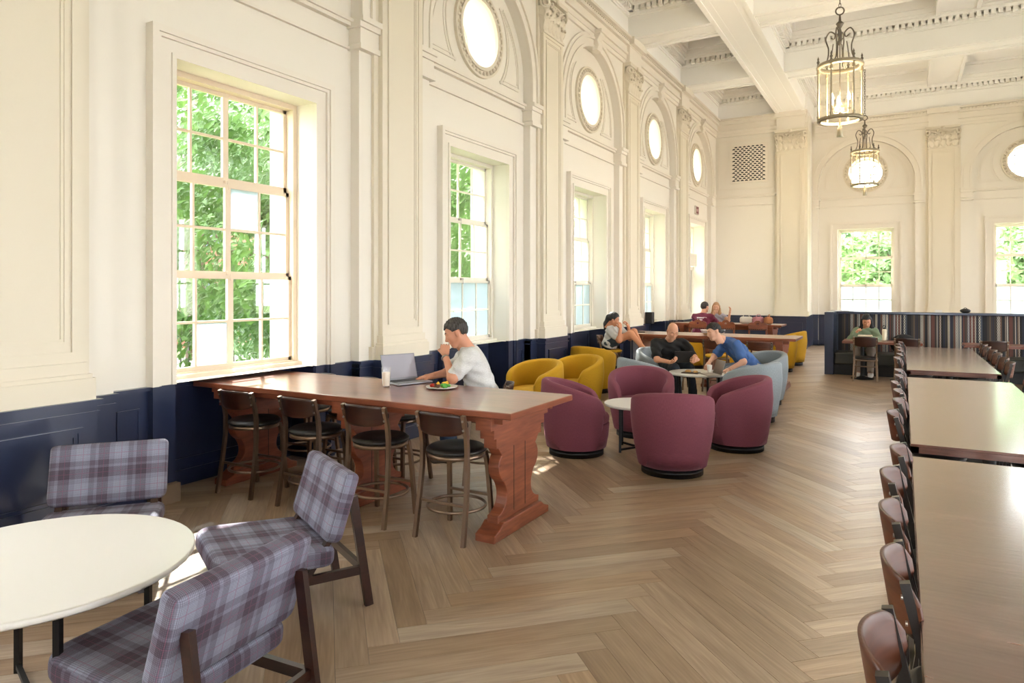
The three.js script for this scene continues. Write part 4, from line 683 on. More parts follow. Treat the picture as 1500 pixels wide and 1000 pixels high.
// ---------------------------------------------------------------- people: distance fields meshed as one surface
function surfaceNet(f, lo, hi, cell) {
  const n = [0, 1, 2].map((i) => Math.ceil((hi[i] - lo[i]) / cell) + 1), [nx, ny, nz] = n, v = new Float32Array(nx * ny * nz), at = (i, j, k) => i + nx * (j + ny * k);
  for (let k = 0; k < nz; k++) for (let j = 0; j < ny; j++) for (let i = 0; i < nx; i++) v[at(i, j, k)] = f(lo[0] + i * cell, lo[1] + j * cell, lo[2] + k * cell);
  const id = new Int32Array(nx * ny * nz).fill(-1), pos = [], idx = [];
  for (let k = 0; k < nz - 1; k++) for (let j = 0; j < ny - 1; j++) for (let i = 0; i < nx - 1; i++) {
    let m = 0, c = 0, sx = 0, sy = 0, sz = 0;
    const g = [v[at(i, j, k)], v[at(i + 1, j, k)], v[at(i, j + 1, k)], v[at(i + 1, j + 1, k)], v[at(i, j, k + 1)], v[at(i + 1, j, k + 1)], v[at(i, j + 1, k + 1)], v[at(i + 1, j + 1, k + 1)]];
    for (let q = 0; q < 8; q++) if (g[q] < 0) m |= 1 << q;
    if (m === 0 || m === 255) continue;
    for (const [a, b] of [[0, 1], [2, 3], [4, 5], [6, 7], [0, 2], [1, 3], [4, 6], [5, 7], [0, 4], [1, 5], [2, 6], [3, 7]]) if ((g[a] < 0) !== (g[b] < 0)) { const t = g[a] / (g[a] - g[b]); sx += (a & 1) + ((b & 1) - (a & 1)) * t; sy += ((a >> 1) & 1) + (((b >> 1) & 1) - ((a >> 1) & 1)) * t; sz += (a >> 2) + ((b >> 2) - (a >> 2)) * t; c++; }
    id[at(i, j, k)] = pos.length / 3; pos.push(lo[0] + (i + sx / c) * cell, lo[1] + (j + sy / c) * cell, lo[2] + (k + sz / c) * cell);
  }
  const quad = (a, b, c, d, flip) => { if (a < 0 || b < 0 || c < 0 || d < 0) return; flip ? idx.push(a, c, b, a, d, c) : idx.push(a, b, c, a, c, d); };
  for (let k = 1; k < nz - 1; k++) for (let j = 1; j < ny - 1; j++) for (let i = 1; i < nx - 1; i++) {
    const s = v[at(i, j, k)] < 0;
    if (s !== v[at(i + 1, j, k)] < 0) quad(id[at(i, j - 1, k - 1)], id[at(i, j, k - 1)], id[at(i, j, k)], id[at(i, j - 1, k)], !s);
    if (s !== v[at(i, j + 1, k)] < 0) quad(id[at(i - 1, j, k - 1)], id[at(i - 1, j, k)], id[at(i, j, k)], id[at(i, j, k - 1)], !s);
    if (s !== v[at(i, j, k + 1)] < 0) quad(id[at(i - 1, j - 1, k)], id[at(i, j - 1, k)], id[at(i, j, k)], id[at(i - 1, j, k)], !s);
  }
  const g = new THREE.BufferGeometry(); g.setAttribute('position', new THREE.Float32BufferAttribute(pos, 3)); g.setIndex(idx); g.computeVertexNormals(); return g;
}
const smin = (a, b, k) => { const h = Math.max(k - Math.abs(a - b), 0) / k; return Math.min(a, b) - h * h * k * 0.25; };
function cone(a, b, ra, rb) {   // tapered capsule
  const bax = b[0] - a[0], bay = b[1] - a[1], baz = b[2] - a[2], l2 = bax * bax + bay * bay + baz * baz || 1e-9;
  return (x, y, z) => { const px = x - a[0], py = y - a[1], pz = z - a[2], t = Math.max(0, Math.min(1, (px * bax + py * bay + pz * baz) / l2)), dx = px - bax * t, dy = py - bay * t, dz = pz - baz * t; return Math.sqrt(dx * dx + dy * dy + dz * dz) - (ra + (rb - ra) * t); };
}
const blend = (list, k) => (x, y, z) => { let d = 1e3; for (const f of list) d = smin(d, f(x, y, z), k); return d; };
const add = (a, b, s = 1) => [a[0] + b[0] * s, a[1] + b[1] * s, a[2] + b[2] * s], lerp3 = (a, b, t) => [a[0] + (b[0] - a[0]) * t, a[1] + (b[1] - a[1]) * t, a[2] + (b[2] - a[2]) * t];
const norm = (a) => { const l = Math.hypot(...a); return [a[0] / l, a[1] / l, a[2] / l]; }, cross = (a, b) => [a[1] * b[2] - a[2] * b[1], a[2] * b[0] - a[0] * b[2], a[0] * b[1] - a[1] * b[0]];
function frame(f, up = [0, 1, 0]) { const z = norm(f), x = norm(cross(up, z)), y = cross(z, x); return { x, y, z }; }   // z looks ahead, x to the person's left
const bounds = (pts, pad) => [[0, 1, 2].map((i) => Math.min(...pts.map((p) => p[i])) - pad), [0, 1, 2].map((i) => Math.max(...pts.map((p) => p[i])) + pad)];
const toWorld = (g, o, F) => g.applyMatrix4(new THREE.Matrix4().makeBasis(V3(...F.x), V3(...F.y), V3(...F.z)).setPosition(...o));
const skins = {};
function handGeo(w, dir, palm, curl, cell) {
  // local: y along the hand, z out of the palm, x across; thumb on +x
  const F = { y: norm(dir) }; F.x = norm(cross(F.y, palm)); F.z = cross(F.x, F.y);
  const L = [], fing = [[0.032, 0.08, 0.0085], [0.011, 0.088, 0.009], [-0.011, 0.083, 0.0085], [-0.032, 0.066, 0.0075]];
  L.push(cone([0.02, 0.02, 0], [0.03, 0.075, 0], 0.016, 0.013), cone([0, 0.015, 0], [0.01, 0.08, 0], 0.017, 0.013), cone([-0.015, 0.015, 0], [-0.012, 0.08, 0], 0.016, 0.013), cone([-0.02, 0.02, 0], [-0.032, 0.072, 0], 0.015, 0.012), cone([0, -0.03, 0], [0, 0.02, 0], 0.024, 0.022));
  const palmF = blend(L, 0.02), fs = [];
  for (const [fx, len, r] of fing) { let p = [fx, 0.078, 0], a = curl * 0.35; for (let s = 0; s < 3; s++) { const l = len * [0.45, 0.32, 0.25][s], q = [p[0] + fx * 0.04, p[1] + Math.cos(a) * l, p[2] + Math.sin(a) * l]; fs.push(cone(p, q, r, r * 0.88)); p = q; a += curl * (s ? 0.75 : 0.95); } }
  { let p = [0.028, 0.025, 0.004], q = [0.055, 0.055, 0.02], e = [0.055 - 0.01 * curl, 0.092, 0.03 + 0.015 * curl]; fs.push(cone(p, q, 0.014, 0.011), cone(q, e, 0.011, 0.009)); }
  const ff = blend(fs, 0.006), f = (x, y, z) => smin(palmF(x, y, z), ff(x, y, z), 0.012);
  return toWorld(surfaceNet(f, [-0.07, -0.065, -0.05], [0.09, 0.19, 0.12], cell), w, F);
}
function headGeo(cell) {   // local: z ahead, y up, origin at the middle of the skull
  const ell = (c, r) => (x, y, z) => { const a = (x - c[0]) / r[0], b = (y - c[1]) / r[1], d = (z - c[2]) / r[2], k = Math.sqrt(a * a + b * b + d * d); return (k - 1) * Math.min(...r); };
  const skull = ell([0, 0.025, -0.012], [0.076, 0.092, 0.097]), face = ell([0, -0.035, 0.022], [0.06, 0.085, 0.07]), chin = cone([-0.018, -0.098, 0.055], [0.018, -0.098, 0.055], 0.02, 0.02), jaw = [-1, 1].map((s) => cone([s * 0.05, -0.05, -0.005], [s * 0.02, -0.095, 0.05], 0.022, 0.018));
  const nose = [cone([0, 0.005, 0.085], [0, -0.035, 0.108], 0.008, 0.012), cone([-0.011, -0.04, 0.092], [0.011, -0.04, 0.092], 0.008, 0.008)], brow = [-1, 1].map((s) => cone([s * 0.012, 0.022, 0.083], [s * 0.045, 0.02, 0.068], 0.009, 0.008)), lips = [cone([-0.017, -0.066, 0.083], [0.017, -0.066, 0.083], 0.0075, 0.0075), cone([-0.014, -0.075, 0.081], [0.014, -0.075, 0.081], 0.008, 0.008)];
  const ears = [-1, 1].map((s) => ell([s * 0.078, -0.01, -0.012], [0.011, 0.032, 0.019])), cheek = [-1, 1].map((s) => ell([s * 0.038, -0.03, 0.055], [0.024, 0.024, 0.024])), eyes = [-1, 1].map((s) => ell([s * 0.031, 0.002, 0.086], [0.016, 0.011, 0.014]));
  const base = blend([skull, face, chin, ...jaw, ...cheek], 0.035), fine = blend([...nose, ...brow], 0.015), lp = blend(lips, 0.004), neck = cone([0, -0.06, -0.02], [0, -0.19, -0.045], 0.055, 0.058);
  return surfaceNet((x, y, z) => { let d = smin(base(x, y, z), fine(x, y, z), 0.016); d = smin(d, lp(x, y, z), 0.006); for (const e of ears) d = smin(d, e(x, y, z), 0.006); for (const e of eyes) d = Math.max(d, -e(x, y, z)); return smin(d, neck(x, y, z), 0.03); }, [-0.11, -0.2, -0.13], [0.11, 0.14, 0.135], cell);
}
function person(label, J, o, base) {
  // J: world joints. o: looks. base: where the thing stands
  const t = thing('person', label, 'person', [base[0], base[1], base[2]]), B = (g) => g.translate(-base[0], -base[1], -base[2]), cell = o.cell || 0.014;
  const m = o.build || 1, sh = { L: J.shL, R: J.shR }, mid = lerp3(J.shL, J.shR, 0.5), hipMid = lerp3(J.hipL, J.hipR, 0.5), fwd = frame(J.face).z, chestF = norm(cross(add(J.shR, J.shL, -1), add(mid, hipMid, -1)));
  const waist = lerp3(hipMid, mid, 0.42), chest = lerp3(hipMid, mid, 0.78), side = norm(add(J.shL, J.shR, -1));
  const torso = [cone(J.hipL, J.hipR, 0.115 * m, 0.115 * m), cone(add(hipMid, side, 0.04), add(waist, side, 0.055), 0.11 * m, 0.1 * m), cone(add(hipMid, side, -0.04), add(waist, side, -0.055), 0.11 * m, 0.1 * m), cone(add(waist, side, 0.05), add(chest, side, 0.08), 0.1 * m, 0.11 * m), cone(add(waist, side, -0.05), add(chest, side, -0.08), 0.1 * m, 0.11 * m), cone(add(mid, side, 0.12), add(mid, side, -0.12), 0.065, 0.065), cone(mid, J.neck, 0.07, 0.054), cone(J.neck, add(J.head, [0, -0.08, 0]), 0.052, 0.05)];
  const limb = (a, b, ra, rb) => cone(a, b, ra, rb), arms = [], upper = [], legs = [], thigh = [], shoes = [];
  for (const s of ['L', 'R']) {
    upper.push(limb(J['sh' + s], J['el' + s], 0.056 * m, 0.043)); arms.push(limb(J['el' + s], J['wr' + s], 0.041, 0.027));
    thigh.push(limb(J['hip' + s], J['kn' + s], 0.088 * m, 0.058)); legs.push(limb(J['kn' + s], J['an' + s], 0.056, 0.037));
    const an = J['an' + s], fd = J.foot ? norm(J.foot) : norm([chestF[0], 0, chestF[2]]);
    shoes.push(cone(add(an, [-fd[0] * 0.05, -0.05, -fd[2] * 0.05]), add(add(an, fd, 0.13), [0, -0.065, 0]), 0.038, 0.034), cone(an, add(an, [0, -0.05, 0]), 0.042, 0.042));
  }
  const all = [J.head, J.neck, J.shL, J.shR, J.elL, J.elR, J.wrL, J.wrR, J.hipL, J.hipR, J.knL, J.knR, J.anL, J.anR], [lo, hi] = bounds(all, 0.2);
  const bodyF = blend([...torso, ...upper, ...arms, ...thigh, ...legs, ...shoes], 0.04);
  const HF = frame(J.face, J.headUp || [0, 1, 0]), skin = std({ color: o.skin || '#d9a183', roughness: 0.55, name: 'skin' });
  const parts = [prep(B(surfaceNet(bodyF, lo, hi, cell)))];
  parts.push(prep(B(toWorld(headGeo(o.headCell || 0.005), J.head, HF))));
  for (const s of ['L', 'R']) if (J['hand' + s]) parts.push(prep(B(handGeo(J['wr' + s], J['hand' + s][0], J['hand' + s][1], J['hand' + s][2], o.handCell || 0.0045))));
  mesh('body', mergeGeometries(parts), skin, t);
  // clothing: the same limbs, a little larger, with soft folds
  const fold = (x, y, z) => 0.007 * Math.sin(x * 37 + y * 23 + 3 * Math.sin(z * 19)) * Math.sin(y * 31 + z * 27) + 0.004 * Math.sin(y * 70 + x * 40);
  const sl = o.sleeve ?? 0.62, shirt = [...torso.slice(0, 6), cone(mid, lerp3(mid, J.neck, 0.55), 0.078, 0.062)];
  for (const s of ['L', 'R']) { shirt.push(cone(J['sh' + s], lerp3(J['sh' + s], J['el' + s], Math.min(1, sl)), 0.062 * m, sl > 1 ? 0.05 : 0.06)); if (sl > 1) shirt.push(cone(J['el' + s], lerp3(J['el' + s], J['wr' + s], sl - 1), 0.05, 0.04)); }
  const shF = blend(shirt, 0.045), hem = o.hem ?? 0.07, up = norm(add(mid, hipMid, -1));
  const shirtF = (x, y, z) => Math.max(shF(x, y, z) - 0.013 + fold(x, y, z), -((x - hipMid[0]) * up[0] + (y - hipMid[1]) * up[1] + (z - hipMid[2]) * up[2]) - hem);
  const sg = surfaceNet(shirtF, lo, hi, cell), su = new Float32Array(sg.attributes.position.count * 2); sg.setAttribute('uv', new THREE.BufferAttribute(su, 2));
  mesh('shirt', B(boxUV(sg, 3)), phys({ color: o.shirt, roughness: 0.85, map: clothT, name: 'shirt cloth' }), t, o.shirtLabel);
  const ps = [cone(J.hipL, J.hipR, 0.11 * m, 0.11 * m)], short = o.short || 0;
  for (const s of ['L', 'R']) { ps.push(cone(J['hip' + s], short ? lerp3(J['hip' + s], J['kn' + s], short) : J['kn' + s], 0.092 * m, short ? 0.08 : 0.066)); if (!short) ps.push(cone(J['kn' + s], lerp3(J['kn' + s], J['an' + s], 0.94), 0.064, 0.05)); }
  const pF = blend(ps, 0.035); mesh('trousers', B(boxUV(surfaceNet((x, y, z) => pF(x, y, z) - 0.008 + 0.7 * fold(x, z, y), lo, hi, cell), 3)), std({ color: o.pants, roughness: 0.85, map: clothT }), t);
  for (const k of [0, 1]) { const sF = blend(shoes.slice(k * 2, k * 2 + 2), 0.03), an = J[k ? 'anR' : 'anL']; mesh('shoe', B(surfaceNet((x, y, z) => sF(x, y, z) - 0.007, add(an, [-0.26, -0.16, -0.26]), add(an, [0.26, 0.1, 0.26]), 0.012)), std({ color: o.shoe || '#3a3532', roughness: 0.7 }), t); }
  // eyes, brows, hair in the head's own frame
  const H = (g) => B(toWorld(g, J.head, HF));
  for (const s of [-1, 1]) { const e = mesh('eye', H(sph(0.0118, s * 0.031, 0.001, 0.0722, 12)), std({ color: '#efe9e2', roughness: 0.3 }), t); mesh('iris', H(sph(0.0056, s * 0.031, -0.0035, 0.0788, 10)), std({ color: '#2c211b', roughness: 0.3 }), e); mesh('eyelid', H(new THREE.SphereGeometry(0.0128, 14, 8, 0, PI * 2, 0, PI * 0.46).rotateX(0.75).translate(s * 0.031, 0.001, 0.0722)), skin, t); mesh('eyebrow', H(tube([[s * 0.014, 0.024, 0.094], [s * 0.032, 0.03, 0.086], [s * 0.05, 0.022, 0.068]], 0.004, 6, 10)), std({ color: o.brow || o.hair || '#4a3524', roughness: 0.9 }), t); }
  mesh('lips', H(new THREE.SphereGeometry(1, 12, 8).scale(0.019, 0.0075, 0.007).translate(0, -0.07, 0.087)), std({ color: o.lip || '#b06a5e', roughness: 0.5 }), t);
  if (o.hair) {
    const st = o.hairStyle || 'short', skullF = (x, y, z) => { const a = x / 0.086, b = (y - 0.028) / 0.104, d = (z + 0.012) / 0.109; return (Math.sqrt(a * a + b * b + d * d) - 1) * 0.086; };
    const strand = st === 'short' ? 0.005 : 0.004, long = [];
    if (st === 'long') for (const s of [-1, 1]) long.push(cone([s * 0.068, 0.02, -0.015], [s * 0.088, -0.16, 0.02], 0.034, 0.042), cone([s * 0.088, -0.16, 0.02], [s * 0.085, -0.33, 0.07], 0.042, 0.02));
    if (st === 'long') long.push(cone([0, 0.0, -0.07], [0, -0.25, -0.09], 0.07, 0.07));
    if (st === 'bun') long.push(cone([0, 0.0, -0.08], [0.02, -0.13, -0.1], 0.065, 0.04), cone([0.02, -0.13, -0.1], [0.03, -0.24, -0.08], 0.04, 0.02), cone([0.06, 0, 0.01], [0.075, -0.12, 0.03], 0.022, 0.014));
    const lf = long.length ? blend(long, 0.03) : () => 1;
    const hf = (x, y, z) => { let d = skullF(x, y, z) + strand * Math.sin(x * 190 + z * 60) * Math.sin(z * 170 + y * 90);
      const line = st === 'short' ? 0.055 + 0.02 * Math.abs(x) / 0.07 : 0.075; // hairline: nothing on the face, round the ears, at the nape
      d = Math.max(d, Math.min(z - 0.03 + (0.04 - y) * 0.25, 1) > 0 ? line - y - (z < 0.06 ? (0.06 - z) * 1.3 : 0) : -1);
      if (st === 'short') d = Math.max(d, -0.045 - y - Math.max(0, -z) * 0.35, Math.abs(x) > 0.06 && z > -0.045 ? 0.02 - y : -1);
      else d = Math.max(d, -0.1 - y);
      return Math.min(d, Math.max(lf(x, y, z) + strand * Math.sin(x * 150 + z * 90), z - 0.075)); };
    mesh('hair', H(surfaceNet(hf, [-0.15, -0.38, -0.2], [0.15, 0.16, 0.14], o.headCell ? o.headCell + 0.001 : 0.005)), std({ color: o.hair, roughness: 0.6 }), t);
  }
  return { t, B, H, HF };
}
// ---------------------------------------------------------------- the seven people
{ // man in the white T-shirt at the long table, chin on his fist
  const P = person('man in white T-shirt resting chin on fist at a laptop', {
    head: [-3.46, 1.325, -5.04], neck: [-3.4, 1.19, -5.1], face: [-0.8, -0.42, 0.5], headUp: [-0.3, 0.92, 0.2],
    shL: [-3.27, 1.12, -4.97], shR: [-3.47, 1.13, -5.28], elL: [-3.33, 0.95, -4.8], wrL: [-3.5, 1.13, -4.93], handL: [[-0.25, 0.85, -0.35], [-0.5, 0.25, -0.8], 2.1],
    elR: [-3.6, 0.95, -5.12], wrR: [-3.64, 0.935, -4.88], handR: [[-0.5, -0.1, 0.8], [0.1, -1, 0], 0.6],
    hipL: [-3.2, 0.72, -5.12], hipR: [-3.3, 0.72, -5.29], knL: [-3.5, 0.7, -4.9], knR: [-3.66, 0.7, -5.15], anL: [-3.42, 0.3, -4.88], anR: [-3.55, 0.3, -5.1], foot: [-0.86, 0, 0.5],
  }, { skin: '#c98d70', shirt: '#f1efec', pants: '#2f4a66', hair: '#2f2925', hairStyle: 'short', shoe: '#4a4038', cell: 0.011, headCell: 0.004, handCell: 0.0035, hem: 0.1, sleeve: 0.72, build: 1.05 }, [-3.25, 0.62, -5.2]);
  mesh('watch', P.B(new THREE.TorusGeometry(0.031, 0.006, 8, 24).scale(1, 1, 1.6).applyQuaternion(new THREE.Quaternion().setFromUnitVectors(V3(0, 0, 1), V3(-0.55, 0.6, -0.45).normalize())).translate(-3.485, 1.105, -4.915)), M.screw, P.t, 'steel wristwatch');
}
person('bald man in black T-shirt holding a tablet', {
  head: [-3.02, 1.085, -10.18], neck: [-3.1, 0.95, -10.28], face: [0.5, -0.55, 0.75], headUp: [0.3, 0.85, 0.4],
  shL: [-2.93, 0.88, -10.45], shR: [-3.3, 0.88, -10.22], elL: [-2.72, 0.68, -10.3], wrL: [-2.62, 0.68, -10.06], handL: [[-0.2, 0.1, 0.9], [-0.9, 0.2, 0], 1.2],
  elR: [-3.2, 0.66, -9.98], wrR: [-2.97, 0.64, -9.9], handR: [[0.8, 0.25, 0.3], [0, 0.9, 0.3], 0.9],
  hipL: [-3.2, 0.52, -10.68], hipR: [-3.35, 0.52, -10.52], knL: [-2.82, 0.52, -10.36], knR: [-2.98, 0.52, -10.14], anL: [-2.76, 0.1, -10.4], anR: [-2.92, 0.1, -10.16], foot: [0.7, 0, 0.6],
}, { skin: '#cf9677', shirt: '#1b1b1e', pants: '#27313f', shoe: '#222', cell: 0.014, headCell: 0.005, sleeve: 0.75, build: 1.08, brow: '#6b5442' }, [-3.28, 0.43, -10.6]);
person('young man in blue polo shirt leaning to the tablet', {
  head: [-2.43, 1.09, -10.27], neck: [-2.33, 0.97, -10.37], face: [-0.75, -0.3, 0.62], headUp: [-0.35, 0.9, 0.15],
  shL: [-2.1, 0.9, -10.27], shR: [-2.32, 0.9, -10.62], elL: [-1.97, 0.68, -10.1], wrL: [-2.15, 0.57, -9.96], handL: [[-0.8, -0.3, 0.3], [0, -0.9, 0], 0.8],
  elR: [-2.48, 0.7, -10.52], wrR: [-2.5, 0.62, -10.28], handR: [[-0.3, -0.5, 0.7], [0.3, -0.8, 0], 0.8],
  hipL: [-1.9, 0.52, -10.6], hipR: [-2.0, 0.52, -10.78], knL: [-2.2, 0.52, -10.28], knR: [-2.38, 0.52, -10.5], anL: [-2.2, 0.1, -10.3], anR: [-2.36, 0.1, -10.5], foot: [-0.75, 0, 0.6],
}, { skin: '#d2a085', shirt: '#4a71b0', pants: '#9aa3ad', hair: '#1f1a18', hairStyle: 'short', shoe: '#333', cell: 0.014, headCell: 0.005, sleeve: 0.75 }, [-1.95, 0.43, -10.7]);
const moved = (J, o) => Object.fromEntries(Object.entries(J).map(([k, v]) => [k, /^(face|headUp|foot|hand)/.test(k) ? v : add(v, o)]));
person('woman in white top with knees drawn up on a stool', moved({
  head: [-4.72, 1.16, -12.12], neck: [-4.76, 1.02, -12.18], face: [0.75, -0.3, -0.35], headUp: [0.25, 0.95, 0],
  shL: [-4.72, 0.97, -12.38], shR: [-4.76, 0.97, -12.05], elL: [-4.5, 0.8, -12.38], wrL: [-4.5, 1.02, -12.3], handL: [[-0.35, 0.9, 0.3], [-0.8, 0, 0.5], 1.2],
  elR: [-4.56, 0.78, -11.98], wrR: [-4.55, 1.0, -12.02], handR: [[-0.2, 0.95, -0.1], [-0.7, 0, -0.4], 1.4],
  hipL: [-4.82, 0.7, -12.28], hipR: [-4.82, 0.7, -12.1], knL: [-4.38, 0.93, -12.26], knR: [-4.36, 0.9, -12.06], anL: [-4.16, 0.66, -12.1], anR: [-4.1, 0.66, -11.96], foot: [0.9, -0.1, 0.2],
}, [0.14, 0.015, 0.38]), { skin: '#c98a66', shirt: '#e6e3dd', pants: '#3c4a52', short: 0.45, hair: '#1d1a1c', hairStyle: 'bun', shoe: '#d8cfc6', cell: 0.015, headCell: 0.006, sleeve: 0.6, build: 0.88 }, [-4.66, 0.62, -11.81]);
{
  const P = person('man in maroon T-shirt with white print at the third table', {
    head: [-4.1, 1.3, -16.45], neck: [-4.13, 1.15, -16.4], face: [0.35, -0.1, -0.9],
    shL: [-4.33, 1.07, -16.42], shR: [-3.93, 1.07, -16.36], elL: [-4.36, 0.9, -16.62], wrL: [-4.2, 0.94, -16.78], handL: [[0.6, 0, -0.6], [0, -1, 0], 0.5],
    elR: [-3.84, 0.9, -16.56], wrR: [-3.92, 0.94, -16.78], handR: [[-0.3, 0, -0.8], [0, -1, 0], 0.5],
    hipL: [-4.24, 0.7, -16.3], hipR: [-4.05, 0.7, -16.28], knL: [-4.28, 0.68, -16.7], knR: [-4.04, 0.68, -16.7], anL: [-4.27, 0.2, -16.66], anR: [-4.05, 0.2, -16.66], foot: [0, 0, -1],
  }, { skin: '#c99274', shirt: '#7c2342', pants: '#38404c', hair: '#2f2420', hairStyle: 'short', cell: 0.016, headCell: 0.006, handCell: 0.006, sleeve: 0.85 }, [-4.15, 0.61, -16.3]);
  // two short lines of white print on the shirt back
  const r = rng(9), q = []; for (let row = 0; row < 2; row++) for (let i = 0; i < 9; i++) if (r() < 0.85) q.push(box(0.02, 0.022 + 0.012 * r(), 0.004, -4.23 + i * 0.026 + row * 0.01, 1.05 - row * 0.05, -16.244 + 0.012 * Math.abs(i - 4) * -0.25));
  mesh('shirt_print', P.B(join(q)), std({ color: '#e9dfe2', roughness: 0.8 }), P.t).userData.kind = 'stuff';
}
person('fair-haired woman facing the maroon shirt, hand raised', {
  head: [-4.12, 1.27, -17.68], neck: [-4.12, 1.12, -17.72], face: [0.1, -0.15, 0.95],
  shL: [-3.95, 1.04, -17.72], shR: [-4.28, 1.04, -17.74], elL: [-3.78, 0.95, -17.5], wrL: [-3.72, 1.14, -17.4], handL: [[0.15, 0.95, 0.1], [-0.7, 0.1, 0.6], 0.5],
  elR: [-4.34, 0.92, -17.5], wrR: [-4.14, 1.08, -17.5], handR: [[0.3, 0.9, 0.1], [0.5, 0, -0.8], 1.2],
  hipL: [-4.03, 0.68, -17.8], hipR: [-4.21, 0.68, -17.8], knL: [-4.03, 0.66, -17.42], knR: [-4.21, 0.66, -17.42], anL: [-4.03, 0.2, -17.46], anR: [-4.21, 0.2, -17.46], foot: [0, 0, 1],
}, { skin: '#d3a082', shirt: '#c9c4d6', pants: '#5a6470', hair: '#a9825a', hairStyle: 'long', cell: 0.016, headCell: 0.006, handCell: 0.006, sleeve: 0.35, build: 0.88 }, [-4.12, 0.6, -17.8]);
person('woman in sage green sweater reading at the booth table', {
  head: [-0.62, 1.1, -15.22], neck: [-0.64, 0.96, -15.3], face: [0.12, -0.55, 0.8], headUp: [0, 0.85, 0.5],
  shL: [-0.47, 0.88, -15.3], shR: [-0.81, 0.88, -15.32], elL: [-0.38, 0.72, -15.12], wrL: [-0.52, 0.76, -14.96], handL: [[-0.7, 0.1, 0.6], [0, -1, 0], 0.6],
  elR: [-0.9, 0.72, -15.12], wrR: [-0.79, 0.86, -15.0], handR: [[0.4, 0.7, 0.2], [0.8, -0.3, 0], 1.6],
  hipL: [-0.56, 0.5, -15.45], hipR: [-0.74, 0.5, -15.45], knL: [-0.54, 0.5, -15.02], knR: [-0.76, 0.5, -15.02], anL: [-0.54, 0.1, -15.04], anR: [-0.76, 0.1, -15.04], foot: [0, 0, 1],
}, { skin: '#c98e6d', shirt: '#8ea183', pants: '#b3a294', hair: '#1c1819', hairStyle: 'long', shoe: '#e0dcd6', cell: 0.014, headCell: 0.005, handCell: 0.005, sleeve: 1.92, build: 0.92 }, [-0.65, 0.43, -15.4]);
// ---------------------------------------------------------------- things on the tables
{
  const t = thing('laptop', 'grey laptop open before the man in the white shirt', 'laptop', [-3.72, 0.9, -4.68], -PI / 2 - 0.35), grey = std({ color: '#8f9096', roughness: 0.35, metalness: 0.6 });
  mesh('base', rbox(0.34, 0.016, 0.24, 0.006, 0, 0.01, -0.02), grey, t); const lid = mesh('lid', rbox(0.34, 0.23, 0.009, 0.004, 0, 0.115, 0), grey, t); lid.position.set(0, 0.016, 0.105); lid.rotation.x = 0.28;
  mesh('screen', box(0.32, 0.2, 0.002, 0, 0.12, -0.0055), std({ color: '#a5a2ad', roughness: 0.12 }), lid); mesh('keyboard', box(0.3, 0.003, 0.12, 0, 0.019, 0.03), std({ color: '#45474d', roughness: 0.6 }), t);
}
{
  const t = thing('milk_glass', 'tall glass of milk beside the laptop', 'glass', [-3.72, 0.9, -4.4]);
  mesh('tumbler', lathe([[0, 0.004], [0.03, 0.004], [0.037, 0.16], [0.04, 0.162], [0.033, 0], [0, 0]], 28), M.glass, t); mesh('milk', lathe([[0, 0.008], [0.028, 0.008], [0.034, 0.12], [0, 0.12]], 24), std({ color: '#e6d9c9', roughness: 0.4 }), t);
}
{
  const t = thing('food_plate', 'white plate of salad and eggs on the red oak table', 'plate', [-3.27, 0.9, -4.56]), r = rng(4);
  mesh('plate', lathe([[0, 0.004], [0.08, 0.004], [0.12, 0.016], [0.13, 0.018], [0.125, 0.01], [0.08, 0], [0, 0]], 36), M.white, t);
  const lump = (n, cx, cz, sp, col, s, name) => { const l = []; for (let i = 0; i < n; i++) { const g = new THREE.IcosahedronGeometry(s * (0.7 + 0.6 * r()), 1).scale(1, 0.7, 1); g.rotateX(r() * 3).rotateY(r() * 3).translate(cx + (r() - 0.5) * sp, 0.016 + r() * 0.018, cz + (r() - 0.5) * sp); l.push(g); } mesh(name, l, std({ color: col, roughness: 0.6 }), t).userData.kind = 'stuff'; };
  lump(14, -0.02, -0.02, 0.09, '#e9b93a', 0.016, 'scrambled_egg'); lump(9, 0.05, 0.02, 0.06, '#4f9a3a', 0.016, 'broccoli'); lump(7, -0.06, 0.035, 0.04, '#c0392b', 0.014, 'tomato'); lump(6, 0.0, 0.05, 0.06, '#5b3325', 0.016, 'sausage');
}
{
  const t = thing('tablet', 'black tablet held by the bald man', 'tablet', [-2.8, 0.72, -9.98], 0.5); const g = mesh('tablet_case', rbox(0.27, 0.19, 0.012, 0.006, 0, 0, 0), M.black, t); g.rotation.x = 0.45;
  const p = thing('paper_cup', 'small white cup on the table between the men', 'cup', [-2.42, 0.52, -9.98]); mesh('cup', lathe([[0, 0], [0.027, 0], [0.038, 0.1], [0.04, 0.1], [0.036, 0.102], [0.025, 0.006], [0, 0.006]], 24), M.white, p);
  const d = thing('snack_tray', 'brown tray with food between the two men', 'tray', [-2.62, 0.52, -9.72]); mesh('tray', rbox(0.24, 0.012, 0.16, 0.005, 0, 0.006, 0), M.walnutDark, d); mesh('bread', [sph(0.035, -0.03, 0.03, 0, 10).scale(1.3, 0.7, 1), sph(0.03, 0.06, 0.03, 0.02, 10).scale(1.2, 0.7, 1)], std({ color: '#c99a5f', roughness: 0.8 }), d).userData.kind = 'stuff';
  const s = thing('grey_laptop', 'open laptop standing edge-on behind the tablet', 'laptop', [-2.33, 0.52, -9.65], 2.2); mesh('base', rbox(0.3, 0.012, 0.2, 0.004, 0, 0.007, 0), M.screw, s); const l2 = mesh('lid', rbox(0.3, 0.2, 0.008, 0.003, 0, 0.1, 0), M.screw, s); l2.position.set(0, 0.012, 0.1); l2.rotation.x = 0.3;
}
